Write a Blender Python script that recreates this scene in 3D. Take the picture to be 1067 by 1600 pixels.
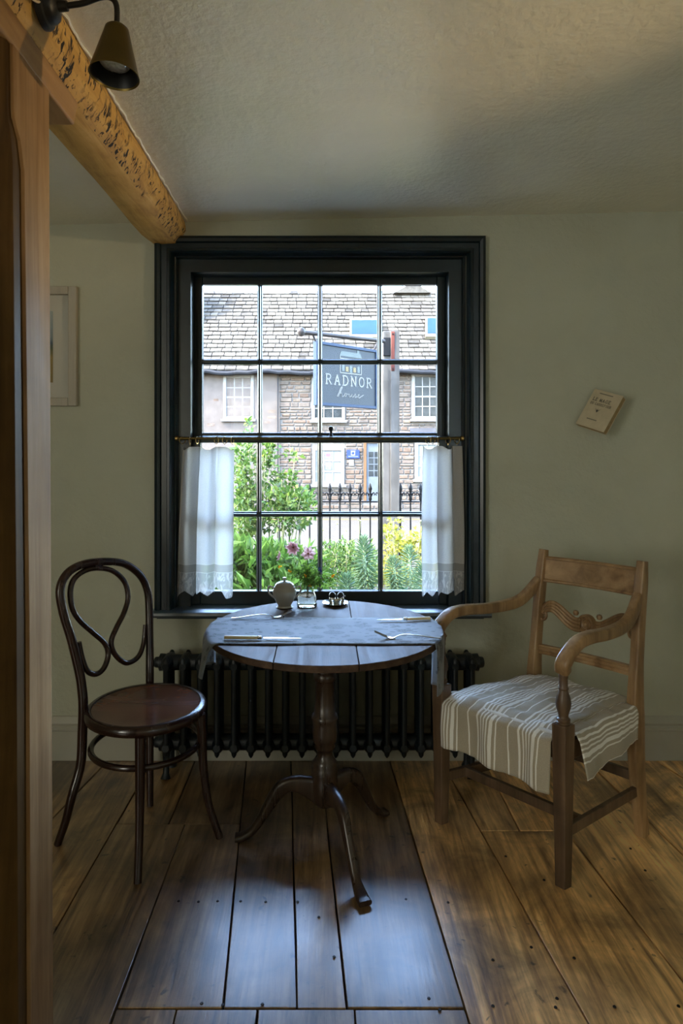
import bpy, bmesh, math, random
from mathutils import Vector, Matrix, noise
from math import sin, cos, pi, sqrt, radians

for o in list(bpy.data.objects):
    bpy.data.objects.remove(o, do_unlink=True)
scene = bpy.context.scene
COL = scene.collection
RND = random.Random(7)

# ------------------------------------------------------------------ camera
F, CX, CY, EYE = 990.0, 505.0, 705.0, 1.34       # focal length and principal point in pixels of 1067x1600
cam_d = bpy.data.cameras.new('camera')
cam = bpy.data.objects.new('camera', cam_d)
COL.objects.link(cam)
cam.location = (0, 0, EYE)
cam.rotation_euler = (radians(90), 0, 0)
cam_d.sensor_fit = 'HORIZONTAL'
cam_d.sensor_width = 24.0
cam_d.lens = F / 1067 * 24.0
cam_d.shift_x = (533.5 - CX) / 1067
cam_d.shift_y = -(800 - CY) / 1067
cam_d.clip_start = 0.02
scene.camera = cam

# ------------------------------------------------------------------ exposure
scene.view_settings.view_transform = 'Standard'
scene.view_settings.look = 'None'
scene.view_settings.exposure = 1.4
scene.view_settings.gamma = 1.0
scene.view_settings.use_curve_mapping = False

# ------------------------------------------------------------------ sky and sun
SKY_STRENGTH = 4.4
SUN_STRENGTH = 13.0
SUN_DIR = Vector((0.80, 0.42, -0.95)).normalized()   # way the light travels
world = bpy.data.worlds.new('world')
scene.world = world
world.use_nodes = True
wn = world.node_tree
wn.nodes.clear()
sky = wn.nodes.new('ShaderNodeTexSky')
sky.sky_type = 'NISHITA'
sky.sun_disc = False
sky.sun_elevation = math.asin(-SUN_DIR.z)
sky.sun_rotation = math.atan2(-SUN_DIR.x, -SUN_DIR.y)
sky.air_density = 1.0
sky.dust_density = 1.5
tc = wn.nodes.new('ShaderNodeTexCoord')
nz = wn.nodes.new('ShaderNodeTexNoise')
nz.inputs['Scale'].default_value = 3.0
nz.inputs['Detail'].default_value = 6
mp = wn.nodes.new('ShaderNodeMapping')
mp.inputs['Scale'].default_value = (1, 1, 3)
rp = wn.nodes.new('ShaderNodeValToRGB')
rp.color_ramp.elements[0].position = 0.52
rp.color_ramp.elements[1].position = 0.80
mxw = wn.nodes.new('ShaderNodeMixRGB')
mxw.inputs['Color2'].default_value = (1.6, 1.7, 1.8, 1)
bg = wn.nodes.new('ShaderNodeBackground')
bg.inputs['Strength'].default_value = SKY_STRENGTH
wo = wn.nodes.new('ShaderNodeOutputWorld')
L = wn.links.new
L(tc.outputs['Generated'], mp.inputs['Vector']); L(mp.outputs[0], nz.inputs['Vector'])
L(nz.outputs[0], rp.inputs[0]); L(rp.outputs[0], mxw.inputs[0])
L(sky.outputs[0], mxw.inputs['Color1']); L(mxw.outputs[0], bg.inputs['Color'])
L(bg.outputs[0], wo.inputs['Surface'])

sun_d = bpy.data.lights.new('sun', 'SUN')
sun_d.energy = SUN_STRENGTH
sun_d.angle = radians(0.6)
sun_d.color = (1.0, 0.86, 0.68)
sun = bpy.data.objects.new('sun', sun_d)
COL.objects.link(sun)
sun.rotation_euler = SUN_DIR.to_track_quat('-Z', 'Y').to_euler()
sun.location = (-8, -4, 12)

def portal(loc, rot, sx, sy):
    d = bpy.data.lights.new('sky_portal', 'AREA')
    d.shape = 'RECTANGLE'; d.size = sx; d.size_y = sy
    d.cycles.is_portal = True
    o = bpy.data.objects.new('sky_portal', d)
    COL.objects.link(o)
    o.location = loc; o.rotation_euler = rot
    return o
portal((-0.015, 2.95, 1.40), (radians(-90), 0, 0), 1.14, 1.46)
# daylight stand-in: added fill lights in two added windows out of view
def daylight(loc, rot, sx, sy, watts, col=(1.0, 0.95, 0.86)):
    d = bpy.data.lights.new('window_daylight', 'AREA')
    d.shape = 'RECTANGLE'; d.size = sx; d.size_y = sy; d.energy = watts; d.color = col
    o = bpy.data.objects.new('window_daylight', d)
    COL.objects.link(o)
    o.location = loc; o.rotation_euler = rot
    return o
daylight((-2.79, -2.15, 1.42), (0, radians(-90), 0), 1.36, 1.56, 26, (1.0, 0.97, 0.86))
daylight((1.98, -3.19, 1.42), (radians(90), 0, 0), 0.56, 1.36, 1.5, (1.0, 0.97, 0.86))

# ------------------------------------------------------------------ placing helpers
def P(px, py, Y):
    """world point seen at a pixel of the photograph, at depth Y from the lens"""
    return Vector(((px - CX) * Y / F, Y, EYE - (py - CY) * Y / F))
def floor_pt(px, py):
    Y = F * EYE / (py - CY)
    return Vector(((px - CX) * Y / F, Y, 0))
def ray_plane(px, py, p0, n):
    d = Vector(((px - CX) / F, 1, -(py - CY) / F))
    o = Vector((0, 0, EYE))
    t = (Vector(p0) - o).dot(n) / d.dot(n)
    return o + d * t
def vplane(px, py, A, B):
    """pixel on the vertical plane through floor points A and B"""
    a = Vector((A[0], A[1], 0)); b = Vector((B[0], B[1], 0))
    e = b - a
    return ray_plane(px, py, a, Vector((e.y, -e.x, 0)))
def lerp(a, b, t): return a + (b - a) * t

def crom(pts, n=6, closed=False):
    pts = [Vector(p) for p in pts]
    m = len(pts); out = []
    rng = range(m) if closed else range(m - 1)
    for i in rng:
        if closed:
            p0, p1, p2, p3 = pts[(i-1) % m], pts[i], pts[(i+1) % m], pts[(i+2) % m]
        else:
            p0 = pts[i-1] if i > 0 else pts[i] * 2 - pts[i+1]
            p1, p2 = pts[i], pts[i+1]
            p3 = pts[i+2] if i + 2 < m else pts[i+1] * 2 - pts[i]
        for k in range(n):
            t = k / n
            out.append(0.5 * ((2*p1) + (p2-p0)*t + (2*p0-5*p1+4*p2-p3)*t*t + (3*p1-p0-3*p2+p3)*t*t*t))
    if not closed: out.append(pts[-1].copy())
    return out

# ------------------------------------------------------------------ mesh builder
class MB:
    def __init__(s):
        s.v = []; s.f = []; s.uv = None
    def add(s, vs, fs):
        b = len(s.v)
        s.v += [Vector(v) for v in vs]
        s.f += [tuple(i + b for i in f) for f in fs]
        return s
    def hexa(s, p):
        """8 corners: bottom ring 0-3, top ring 4-7"""
        return s.add(p, [(0,3,2,1),(4,5,6,7),(0,1,5,4),(1,2,6,5),(2,3,7,6),(3,0,4,7)])
    def box(s, x0, x1, y0, y1, z0, z1):
        return s.hexa([(x0,y0,z0),(x1,y0,z0),(x1,y1,z0),(x0,y1,z0),(x0,y0,z1),(x1,y0,z1),(x1,y1,z1),(x0,y1,z1)])
    def obox(s, c, sx, sy, sz, M):
        c = Vector(c); pts = []
        for z in (-sz/2, sz/2):
            for x, y in ((-sx/2,-sy/2),(sx/2,-sy/2),(sx/2,sy/2),(-sx/2,sy/2)):
                pts.append(c + M @ Vector((x,y,z)))
        return s.hexa(pts)
    def bar(s, a, b, w, h, up=(0,0,1)):
        """square bar from a to b, w sideways, h along up"""
        a = Vector(a); b = Vector(b); d = (b-a).normalized(); up = Vector(up)
        sd = d.cross(up).normalized(); u = sd.cross(d)
        pts = []
        for p in (a, b):
            for i, j in ((-1,-1),(1,-1),(1,1),(-1,1)):
                pts.append(p + sd*(i*w/2) + u*(j*h/2))
        return s.hexa(pts)
    def prism(s, poly, off):
        n = len(poly); off = Vector(off)
        vs = [Vector(p) for p in poly] + [Vector(p) + off for p in poly]
        fs = [tuple(range(n))[::-1], tuple(range(n, 2*n))]
        fs += [(i, (i+1) % n, n + (i+1) % n, n + i) for i in range(n)]
        return s.add(vs, fs)
    def tube(s, path, r, n=10, closed=False, flat=1.0, up=None, caps=True):
        path = [Vector(p) for p in path]; m = len(path)
        rs = r if isinstance(r, (list, tuple)) else [r] * m
        if len(rs) != m:
            k = len(rs) - 1
            rs = [lerp(rs[min(int(i/(m-1)*k), k-1)], rs[min(int(i/(m-1)*k), k-1)+1], i/(m-1)*k - min(int(i/(m-1)*k), k-1)) for i in range(m)]
        T = []
        for i in range(m):
            if closed: t = path[(i+1) % m] - path[i-1]
            else: t = path[min(i+1, m-1)] - path[max(i-1, 0)]
            T.append(t.normalized() if t.length > 1e-9 else Vector((0,0,1)))
        if up is not None: nrm = Vector(up)
        else: nrm = Vector((0,0,1)) if abs(T[0].z) < 0.9 else Vector((1,0,0))
        vs = []
        for i in range(m):
            if up is not None: nrm = Vector(up)
            nrm = nrm - T[i] * nrm.dot(T[i])
            nrm.normalize()
            bn = T[i].cross(nrm)
            for k in range(n):
                a = 2*pi*k/n
                vs.append(path[i] + (nrm*cos(a)*flat + bn*sin(a)) * rs[i])
        fs = []
        for i in range(m if closed else m-1):
            j = (i+1) % m
            for k in range(n):
                fs.append((i*n+k, i*n+(k+1) % n, j*n+(k+1) % n, j*n+k))
        if not closed and caps:
            fs.append(tuple(range(n))[::-1]); fs.append(tuple((m-1)*n+k for k in range(n)))
        return s.add(vs, fs)
    def sweep(s, path, w, h, up=(0,0,1), rnd=0.35, n=3):
        """rounded rectangular section w x h (lists allowed) swept along a path; h lies along up"""
        path = [Vector(p) for p in path]; m = len(path)
        def at(q, i):
            if not isinstance(q, (list, tuple)): return q
            k = len(q) - 1; x = i/(m-1)*k; j = min(int(x), k-1)
            return lerp(q[j], q[j+1], x-j)
        vs = []; cnt = 4*(n+1)
        for i in range(m):
            t = (path[min(i+1,m-1)] - path[max(i-1,0)]).normalized()
            u = Vector(up); sd = t.cross(u).normalized(); u = sd.cross(t)
            ww, hh = at(w,i)/2, at(h,i)/2; r = rnd*min(ww,hh)
            for q, (sx, sy) in enumerate(((1,1),(-1,1),(-1,-1),(1,-1))):
                for k in range(n+1):
                    a = q*pi/2 + k/n*pi/2
                    vs.append(path[i] + sd*(sx*(ww-r) + r*cos(a)) + u*(sy*(hh-r) + r*sin(a)))
        fs = []
        for i in range(m-1):
            for k in range(cnt):
                fs.append((i*cnt+k, i*cnt+(k+1) % cnt, (i+1)*cnt+(k+1) % cnt, (i+1)*cnt+k))
        fs.append(tuple(range(cnt))[::-1]); fs.append(tuple((m-1)*cnt+k for k in range(cnt)))
        return s.add(vs, fs)
    def lathe(s, prof, c=(0,0,0), n=24, M=None, cap=True):
        c = Vector(c); vs = []; m = len(prof)
        for r, z in prof:
            for k in range(n):
                a = 2*pi*k/n; p = Vector((r*cos(a), r*sin(a), z))
                vs.append(c + (M @ p if M else p))
        fs = []
        for i in range(m-1):
            for k in range(n):
                fs.append((i*n+k, i*n+(k+1) % n, (i+1)*n+(k+1) % n, (i+1)*n+k))
        if cap and prof[0][0] > 1e-6: fs.append(tuple(range(n))[::-1])
        if cap and prof[-1][0] > 1e-6: fs.append(tuple((m-1)*n+k for k in range(n)))
        return s.add(vs, fs)
    def grid(s, fn, nu, nv, uvfn=None):
        b = len(s.v)
        for j in range(nv+1):
            for i in range(nu+1):
                s.v.append(Vector(fn(i/nu, j/nv)))
                if uvfn:
                    if s.uv is None: s.uv = {}
                    s.uv[len(s.v)-1] = uvfn(i/nu, j/nv)
        for j in range(nv):
            for i in range(nu):
                a = b + j*(nu+1) + i
                s.f.append((a, a+1, a+nu+2, a+nu+1))
        return s
    def mesh(s, name, origin=(0,0,0), angle=40, flip=True):
        me = bpy.data.meshes.new(name)
        o = Vector(origin)
        me.from_pydata([tuple(v - o) for v in s.v], [], s.f)
        if s.uv:
            lay = me.uv_layers.new(name='uv')
            for lp in me.loops:
                lay.data[lp.index].uv = s.uv.get(lp.vertex_index, (0,0))
        if flip:
            bm = bmesh.new(); bm.from_mesh(me)
            bmesh.ops.remove_doubles(bm, verts=bm.verts, dist=1e-6)
            bmesh.ops.recalc_face_normals(bm, faces=bm.faces)
            bm.to_mesh(me); bm.free()
        me.polygons.foreach_set('use_smooth', [True] * len(me.polygons))
        me.set_sharp_from_angle(angle=radians(angle))
        me.update()
        return me

def wloc(o):
    v = Vector((0,0,0))
    while o is not None:
        v += o.location; o = o.parent
    return v
def tag(o, label=None, cat=None, group=None, kind=None):
    if label: o['label'] = label
    if cat: o['category'] = cat
    if group: o['group'] = group
    if kind: o['kind'] = kind
    return o
def thing(name, loc, label, cat, group=None, kind=None, parent=None):
    o = bpy.data.objects.new(name, None)
    o.empty_display_size = 0.05
    COL.objects.link(o); o.location = loc
    if parent: o.parent = parent
    return tag(o, label, cat, group, kind)
def part(name, mb, mat, parent=None, origin=None, bevel=0, seg=2, solid=0, sub=0, angle=40, kind=None, label=None, flip=True):
    """a mesh object; geometry in mb is in world coordinates"""
    pw = wloc(parent) if parent else Vector((0,0,0))
    og = Vector(origin) if origin is not None else (pw if parent else Vector((0,0,0)))
    me = mb.mesh(name, og, angle, flip)
    o = bpy.data.objects.new(name, me)
    COL.objects.link(o)
    o.location = og - pw
    if parent: o.parent = parent
    me.materials.append(mat)
    if solid:
        m = o.modifiers.new('solid', 'SOLIDIFY'); m.thickness = solid; m.offset = 0
    if sub:
        m = o.modifiers.new('sub', 'SUBSURF'); m.levels = sub; m.render_levels = sub
    if bevel:
        m = o.modifiers.new('bevel', 'BEVEL'); m.width = bevel; m.segments = seg
        m.limit_method = 'ANGLE'; m.angle_limit = radians(35); m.harden_normals = True
    tag(o, label=label, kind=kind)
    return o
def inst(name, me, loc, parent=None, rot=(0,0,0), scale=(1,1,1)):
    """object on shared mesh data; loc is a world location"""
    o = bpy.data.objects.new(name, me)
    COL.objects.link(o)
    o.location = Vector(loc) - (wloc(parent) if parent else Vector((0,0,0)))
    o.rotation_euler = rot; o.scale = scale
    if parent: o.parent = parent
    return o

# ------------------------------------------------------------------ materials
class Mat:
    def __init__(s, name):
        s.m = bpy.data.materials.new(name); s.m.use_nodes = True
        s.nt = s.m.node_tree; s.b = s.nt.nodes['Principled BSDF']; s.out = s.nt.nodes['Material Output']
    def n(s, t, **kw):
        nd = s.nt.nodes.new(t)
        for k, v in kw.items():
            if k in nd.inputs: nd.inputs[k].default_value = v
            else: setattr(nd, k, v)
        return nd
    def l(s, a, b): s.nt.links.new(a, b)
    def coord(s, scale=(1,1,1), out='Object', rot=(0,0,0)):
        tc = s.n('ShaderNodeTexCoord'); mp = s.n('ShaderNodeMapping')
        mp.inputs['Scale'].default_value = scale; mp.inputs['Rotation'].default_value = rot
        s.l(tc.outputs[out], mp.inputs['Vector'])
        return mp.outputs[0]
    def noise(s, vec, scale, detail=4, rough=0.55, dist=0.0):
        nd = s.n('ShaderNodeTexNoise', Scale=scale, Detail=detail, Roughness=rough, Distortion=dist)
        s.l(vec, nd.inputs['Vector']); return nd.outputs[0]
    def ramp(s, fac, stops):
        r = s.n('ShaderNodeValToRGB'); cr = r.color_ramp
        while len(cr.elements) < len(stops): cr.elements.new(0.5)
        for e, (p, c) in zip(cr.elements, stops):
            e.position = p; e.color = (c if len(c) == 4 else (*c, 1)) if not isinstance(c, (int, float)) else (c, c, c, 1)
        s.l(fac, r.inputs[0]); return r.outputs[0]
    def mix(s, fac, a, b, mode='MIX'):
        m = s.n('ShaderNodeMixRGB', blend_type=mode)
        for sock, v in ((m.inputs[0], fac), (m.inputs[1], a), (m.inputs[2], b)):
            if isinstance(v, (int, float)): sock.default_value = v
            elif isinstance(v, tuple): sock.default_value = (*v, 1) if len(v) == 3 else v
            else: s.l(v, sock)
        return m.outputs[0]
    def math(s, op, a, b=0.0, clamp=False):
        m = s.n('ShaderNodeMath', operation=op, use_clamp=clamp)
        for sock, v in ((m.inputs[0], a), (m.inputs[1], b)):
            if isinstance(v, (int, float)): sock.default_value = v
            else: s.l(v, sock)
        return m.outputs[0]
    def bump(s, h, strength=0.2, dist=0.01):
        b = s.n('ShaderNodeBump', Strength=strength, Distance=dist)
        s.l(h, b.inputs['Height']); s.l(b.outputs[0], s.b.inputs['Normal'])
    def col(s, c):
        if isinstance(c, tuple): s.b.inputs['Base Color'].default_value = (*c, 1)
        else: s.l(c, s.b.inputs['Base Color'])
        return s
    def set(s, **kw):
        for k, v in kw.items():
            k = k.replace('_', ' ')
            if isinstance(v, (int, float)): s.b.inputs[k].default_value = v
            elif isinstance(v, tuple): s.b.inputs[k].default_value = v
            else: s.l(v, s.b.inputs[k])
        return s

def plain(name, c, rough=0.5, metal=0.0, vary=0.12, scale=8, spec=0.5, bump=0.0, bscale=60):
    m = Mat(name); v = m.coord()
    nz = m.noise(v, scale, 4)
    dark = tuple(x*(1-vary) for x in c); lite = tuple(min(1, x*(1+vary)) for x in c)
    m.col(m.ramp(nz, [(0.3, dark), (0.7, lite)])); m.set(Roughness=rough, Metallic=metal)
    m.b.inputs['Specular IOR Level'].default_value = spec
    if bump: m.bump(m.noise(v, bscale, 3), bump, 0.004)
    return m.m

def wood(name, dark, mid, lite, axis='Z', rough=0.4, fine=60, bump=0.15, stain=0.3, spec=0.5, rnd=False):
    m = Mat(name)
    k = {'X': (0.06,1,1), 'Y': (1,0.06,1), 'Z': (1,1,0.06)}[axis]
    v = m.coord(k); v0 = m.coord()
    if rnd:
        oi = m.n('ShaderNodeObjectInfo'); add = m.n('ShaderNodeVectorMath', operation='ADD')
        cmb = m.n('ShaderNodeCombineXYZ'); sc = m.math('MULTIPLY', oi.outputs['Random'], 37.0)
        for i in range(3): m.l(sc, cmb.inputs[i])
        m.l(v, add.inputs[0]); m.l(cmb.outputs[0], add.inputs[1]); v = add.outputs[0]
    g = m.noise(v, fine, 6, 0.6, 0.6)
    g2 = m.noise(v, fine*0.22, 4, 0.6, 1.5)
    gg = m.mix(0.5, g, g2)
    c = m.ramp(gg, [(0.32, dark), (0.5, mid), (0.68, lite)])
    st = m.ramp(m.noise(v0, 5, 5, 0.6, 0.4), [(0.35, 1-stain), (0.65, 1.0)])
    c = m.mix(1.0, c, st, 'MULTIPLY')
    m.col(c)
    m.set(Roughness=m.ramp(g2, [(0.3, max(0, rough-0.08)), (0.7, min(1, rough+0.1))]))
    m.b.inputs['Specular IOR Level'].default_value = spec
    if bump: m.bump(gg, bump, 0.004)
    return m.m

# plaster
def plaster(name, c, big=0.06, rough=0.85, spec=0.25, coat=0.0, bmp=0.22):
    m = Mat(name); v = m.coord()
    n1 = m.noise(v, 2.2, 5, 0.6, 0.5); n2 = m.noise(v, 45, 4)
    m.col(m.ramp(n1, [(0.3, tuple(x*(1-big) for x in c)), (0.7, tuple(x*(1+big) for x in c))]))
    m.set(Roughness=rough); m.b.inputs['Specular IOR Level'].default_value = spec
    m.bump(m.mix(0.25, n1, n2), bmp, 0.05)
    if coat: m.set(Coat_Weight=coat, Coat_Roughness=0.38, Coat_IOR=1.9)
    return m.m
M = {}
M['wall'] = plaster('wall_paint', (0.45, 0.455, 0.355))
M['ceiling'] = plaster('ceiling_plaster', (0.80, 0.77, 0.63), 0.08, 0.48, 1.0, 1.0, 0.34)
M['skirting'] = plain('skirting_paint', (0.38, 0.365, 0.30), 0.45, vary=0.05)
M['frame'] = plain('teal_black_paint', (0.0022, 0.011, 0.016), 0.30, vary=0.25, scale=20, spec=0.55)
m = Mat('sill_paint'); m.col((0.012, 0.035, 0.055)); m.set(Roughness=0.5, Coat_Weight=1.0, Coat_Roughness=0.42, Coat_IOR=1.9); M['sill'] = m.m
M['iron'] = plain('radiator_paint', (0.005, 0.010, 0.013), 0.42, vary=0.2, bump=0.15, bscale=120)

# floor boards
def boardmat(name, gain):
    m = Mat(name)
    v = m.coord((1, 0.07, 1)); v0 = m.coord()
    oi = m.n('ShaderNodeObjectInfo'); cmb = m.n('ShaderNodeCombineXYZ'); sc = m.math('MULTIPLY', oi.outputs['Random'], 53.0)
    for i in range(3): m.l(sc, cmb.inputs[i])
    add = m.n('ShaderNodeVectorMath', operation='ADD'); m.l(v, add.inputs[0]); m.l(cmb.outputs[0], add.inputs[1])
    add0 = m.n('ShaderNodeVectorMath', operation='ADD'); m.l(v0, add0.inputs[0]); m.l(cmb.outputs[0], add0.inputs[1])
    g = m.noise(add.outputs[0], 70, 6, 0.65, 0.5)
    g2 = m.noise(add.outputs[0], 13, 5, 0.6, 2.2)
    gg = m.mix(0.55, g, g2)
    c = m.ramp(gg, [(0.36, (0.12, 0.060, 0.022)), (0.5, (0.38, 0.225, 0.088)), (0.63, (0.62, 0.40, 0.17))])
    tone = m.ramp(oi.outputs['Random'], [(0.0, (0.60, 0.60, 0.62)), (0.5, (0.9, 0.88, 0.84)), (1.0, (1.15, 1.08, 0.98))])
    c = m.mix(1.0, c, tone, 'MULTIPLY')
    blot = m.ramp(m.noise(add0.outputs[0], 4.5, 6, 0.62, 0.8), [(0.34, 0.36), (0.60, 1.0)])
    c = m.mix(1.0, c, blot, 'MULTIPLY')
    spots = m.ramp(m.noise(add0.outputs[0], 28, 3, 0.5, 0.6), [(0.26, 0.22), (0.33, 1.0)])
    c = m.mix(1.0, c, spots, 'MULTIPLY')
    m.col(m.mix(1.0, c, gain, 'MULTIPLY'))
    m.set(Roughness=m.ramp(m.noise(add0.outputs[0], 6, 5), [(0.3, 0.30), (0.7, 0.50)]))
    m.b.inputs['Specular IOR Level'].default_value = 0.6
    m.set(Coat_Weight=0.8, Coat_Roughness=0.30, Coat_IOR=1.6)
    m.bump(m.mix(0.3, gg, m.noise(v0, 7, 3)), 0.38, 0.006)
    return m.m
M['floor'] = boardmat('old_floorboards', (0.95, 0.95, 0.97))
M['floor_gold_lit'] = boardmat('honey_lit_floorboards', (2.15, 2.15, 2.15))  # honey wood, brightened further for the light falling on the right side
M['void'] = plain('dark_joint_dirt', (0.008, 0.007, 0.006), 0.9)
M['nail'] = plain('iron_nail', (0.02, 0.018, 0.017), 0.5, 0.6)

# old beam with worm holes on its sides
m = Mat('worm_eaten_beam')
v0 = m.coord()
v = m.coord((1, 0.12, 1))
g = m.noise(v, 34, 6, 0.6, 1.2); g2 = m.noise(v0, 7, 4, 0.6, 0.5)
c = m.ramp(m.mix(0.4, g, g2), [(0.3, (0.34, 0.17, 0.035)), (0.5, (0.60, 0.35, 0.085)), (0.7, (0.74, 0.48, 0.15))])
vw = m.coord((1, 1.0, 0.24), rot=(radians(-24), 0, 0))
w = m.noise(vw, 70, 3, 0.6, 0.7)
hole = m.ramp(w, [(0.42, 1.0), (0.455, 0.0)])
nrm = m.n('ShaderNodeNewGeometry'); sx = m.n('ShaderNodeSeparateXYZ'); m.l(nrm.outputs['True Normal'], sx.inputs[0])
side = m.ramp(sx.outputs[0], [(0.45, 0.0), (0.75, 1.0)])
band = m.ramp(m.noise(m.coord((1, 1, 2.2)), 5, 3), [(0.40, 0.0), (0.50, 1.0)])
hole = m.math('MULTIPLY', m.math('MULTIPLY', hole, side), band)
c = m.mix(hole, c, (0.012, 0.008, 0.005))
m.col(c); m.set(Roughness=0.6)
m.bump(m.math('SUBTRACT', m.mix(0.5, g, g2), m.math('MULTIPLY', hole, 2.0)), 0.5, 0.008)
M['beam'] = m.m
M['oak_brown'] = wood('dark_brown_oak', (0.05, 0.024, 0.006), (0.10, 0.052, 0.014), (0.15, 0.082, 0.026), 'Z', 0.6, 30, 0.2, 0.3, 0.12)  # post body, darker brown than its facing board
M['oak'] = wood('pale_oak', (0.22, 0.115, 0.045), (0.34, 0.195, 0.085), (0.44, 0.27, 0.13), 'Z', 0.65, 46, 0.25, 0.22, 0.12)
M['oak_h'] = wood('new_oak_plate', (0.26, 0.13, 0.040), (0.38, 0.205, 0.07), (0.47, 0.28, 0.11), 'Y', 0.5, 46, 0.2, 0.18)
M['bentwood'] = wood('dark_bentwood', (0.010, 0.004, 0.003), (0.024, 0.009, 0.006), (0.05, 0.019, 0.012), 'Z', 0.22, 40, 0.05, 0.2, 0.6)
M['seat_ply'] = wood('reddish_seat', (0.055, 0.016, 0.006), (0.13, 0.040, 0.015), (0.20, 0.07, 0.028), 'X', 0.24, 12, 0.05, 0.55, 0.6)
M['table'] = wood('table_top_oak', (0.035, 0.020, 0.012), (0.085, 0.050, 0.030), (0.15, 0.095, 0.06), 'Y', 0.58, 55, 0.45, 0.5, 0.22, rnd=True)
M['pedestal'] = wood('table_pedestal', (0.018, 0.010, 0.007), (0.042, 0.024, 0.015), (0.085, 0.05, 0.03), 'Z', 0.3, 45, 0.12, 0.3, 0.6)
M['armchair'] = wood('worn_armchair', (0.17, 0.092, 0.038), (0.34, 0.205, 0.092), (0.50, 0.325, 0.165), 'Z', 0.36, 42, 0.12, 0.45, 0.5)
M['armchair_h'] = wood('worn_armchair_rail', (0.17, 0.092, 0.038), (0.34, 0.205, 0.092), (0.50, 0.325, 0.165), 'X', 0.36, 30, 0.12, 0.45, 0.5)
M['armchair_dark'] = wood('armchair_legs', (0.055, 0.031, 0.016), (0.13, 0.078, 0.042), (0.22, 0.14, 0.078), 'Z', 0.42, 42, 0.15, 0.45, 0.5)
M['brass'] = plain('aged_brass', (0.50, 0.34, 0.13), 0.3, 1.0, 0.2)
M['dark_brass'] = plain('dark_brass', (0.12, 0.085, 0.022), 0.40, 0.85, 0.2)
M['black_metal'] = plain('black_metal', (0.012, 0.012, 0.012), 0.4, 0.3)
M['silver'] = plain('worn_silver', (0.62, 0.61, 0.58), 0.22, 1.0, 0.12, 30)
M['bone'] = plain('bone_handle', (0.62, 0.50, 0.26), 0.35, 0, 0.12, 30)
M['ceramic'] = plain('cream_ceramic', (0.38, 0.36, 0.31), 0.22, 0, 0.04)
M['cover'] = plain('book_cover', (0.50, 0.43, 0.29), 0.7, 0, 0.10, 20)
M['pages'] = plain('book_pages', (0.40, 0.29, 0.14), 0.85, 0, 0.15, 60)
M['print'] = plain('book_ink', (0.055, 0.055, 0.05), 0.7)
M['bulb'] = plain('bulb_lens', (0.55, 0.58, 0.56), 0.12, 0.4, 0.3, 120)
M['wire'] = plain('twisted_flex', (0.62, 0.50, 0.32), 0.6)

# window glass: passes light straight, reflects by angle
def glass(name, tint=(0.97, 0.985, 0.985), ior=1.45, wavy=0.0):
    m = Mat(name)
    tr = m.n('ShaderNodeBsdfTransparent'); tr.inputs[0].default_value = (*tint, 1)
    gl = m.n('ShaderNodeBsdfGlossy'); gl.inputs['Roughness'].default_value = 0.02
    fr = m.n('ShaderNodeFresnel'); fr.inputs['IOR'].default_value = ior
    mx = m.n('ShaderNodeMixShader')
    m.l(fr.outputs[0], mx.inputs[0]); m.l(tr.outputs[0], mx.inputs[1]); m.l(gl.outputs[0], mx.inputs[2])
    m.l(mx.outputs[0], m.out.inputs['Surface'])
    if wavy:
        b = m.n('ShaderNodeBump', Strength=wavy, Distance=0.01); m.l(m.noise(m.coord(), 5, 2), b.inputs['Height'])
        m.l(b.outputs[0], gl.inputs['Normal'])
    return m.m
M['pane'] = glass('window_glass', wavy=0.1)
m = Mat('clear_jar_glass'); m.set(Roughness=0.02, IOR=1.45); m.b.inputs['Transmission Weight'].default_value = 1.0
m.col((0.93, 0.97, 0.95)); M['jar'] = m.m
m = Mat('jar_water'); m.set(Roughness=0.0, IOR=1.33); m.b.inputs['Transmission Weight'].default_value = 1.0
m.col((0.95, 0.98, 0.97)); M['water'] = m.m

# linen curtain with a drawn-thread band and lace below it (uv.y is metres above the hem)
m = Mat('white_linen')
uv = m.n('ShaderNodeUVMap'); sxy = m.n('ShaderNodeSeparateXYZ'); m.l(uv.outputs[0], sxy.inputs[0])
def stepn(m, s, a, b):     # 1 between a and b
    return m.math('MULTIPLY', m.math('GREATER_THAN', s, a), m.math('LESS_THAN', s, b))
band = stepn(m, sxy.outputs[1], 0.115, 0.148)
hem = stepn(m, sxy.outputs[1], 0.148, 0.153)
lace = m.math('LESS_THAN', sxy.outputs[1], 0.112)
wv = m.coord((900, 900, 900), 'UV')
weave = m.noise(m.coord((1, 1, 1), 'UV'), 260, 2)
mpu = m.n('ShaderNodeMapping'); mpu.inputs['Scale'].default_value = (70, 22, 1); m.l(uv.outputs[0], mpu.inputs['Vector'])
lacep = m.ramp(m.noise(mpu.outputs[0], 1.0, 3, 0.6, 1.5), [(0.42, 0.0), (0.52, 1.0)])
base = m.ramp(weave, [(0.3, (0.55, 0.53, 0.49)), (0.7, (0.64, 0.62, 0.58))])
c = m.mix(band, base, (0.50, 0.47, 0.42)); c = m.mix(hem, c, (0.62, 0.60, 0.55))
c = m.mix(m.math('MULTIPLY', lace, m.math('MULTIPLY', lacep, 0.55)), c, (0.50, 0.49, 0.47))
df = m.n('ShaderNodeBsdfDiffuse'); tl = m.n('ShaderNodeBsdfTranslucent'); tp = m.n('ShaderNodeBsdfTransparent')
m.l(c, df.inputs[0]); m.l(c, tl.inputs[0])
m1 = m.n('ShaderNodeMixShader'); m1.inputs[0].default_value = 0.45
m.l(df.outputs[0], m1.inputs[1]); m.l(tl.outputs[0], m1.inputs[2])
m2 = m.n('ShaderNodeMixShader')
opn = m.math('ADD', m.math('MULTIPLY', band, 0.22), m.math('MULTIPLY', m.math('MULTIPLY', lace, lacep), 0.30))
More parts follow.
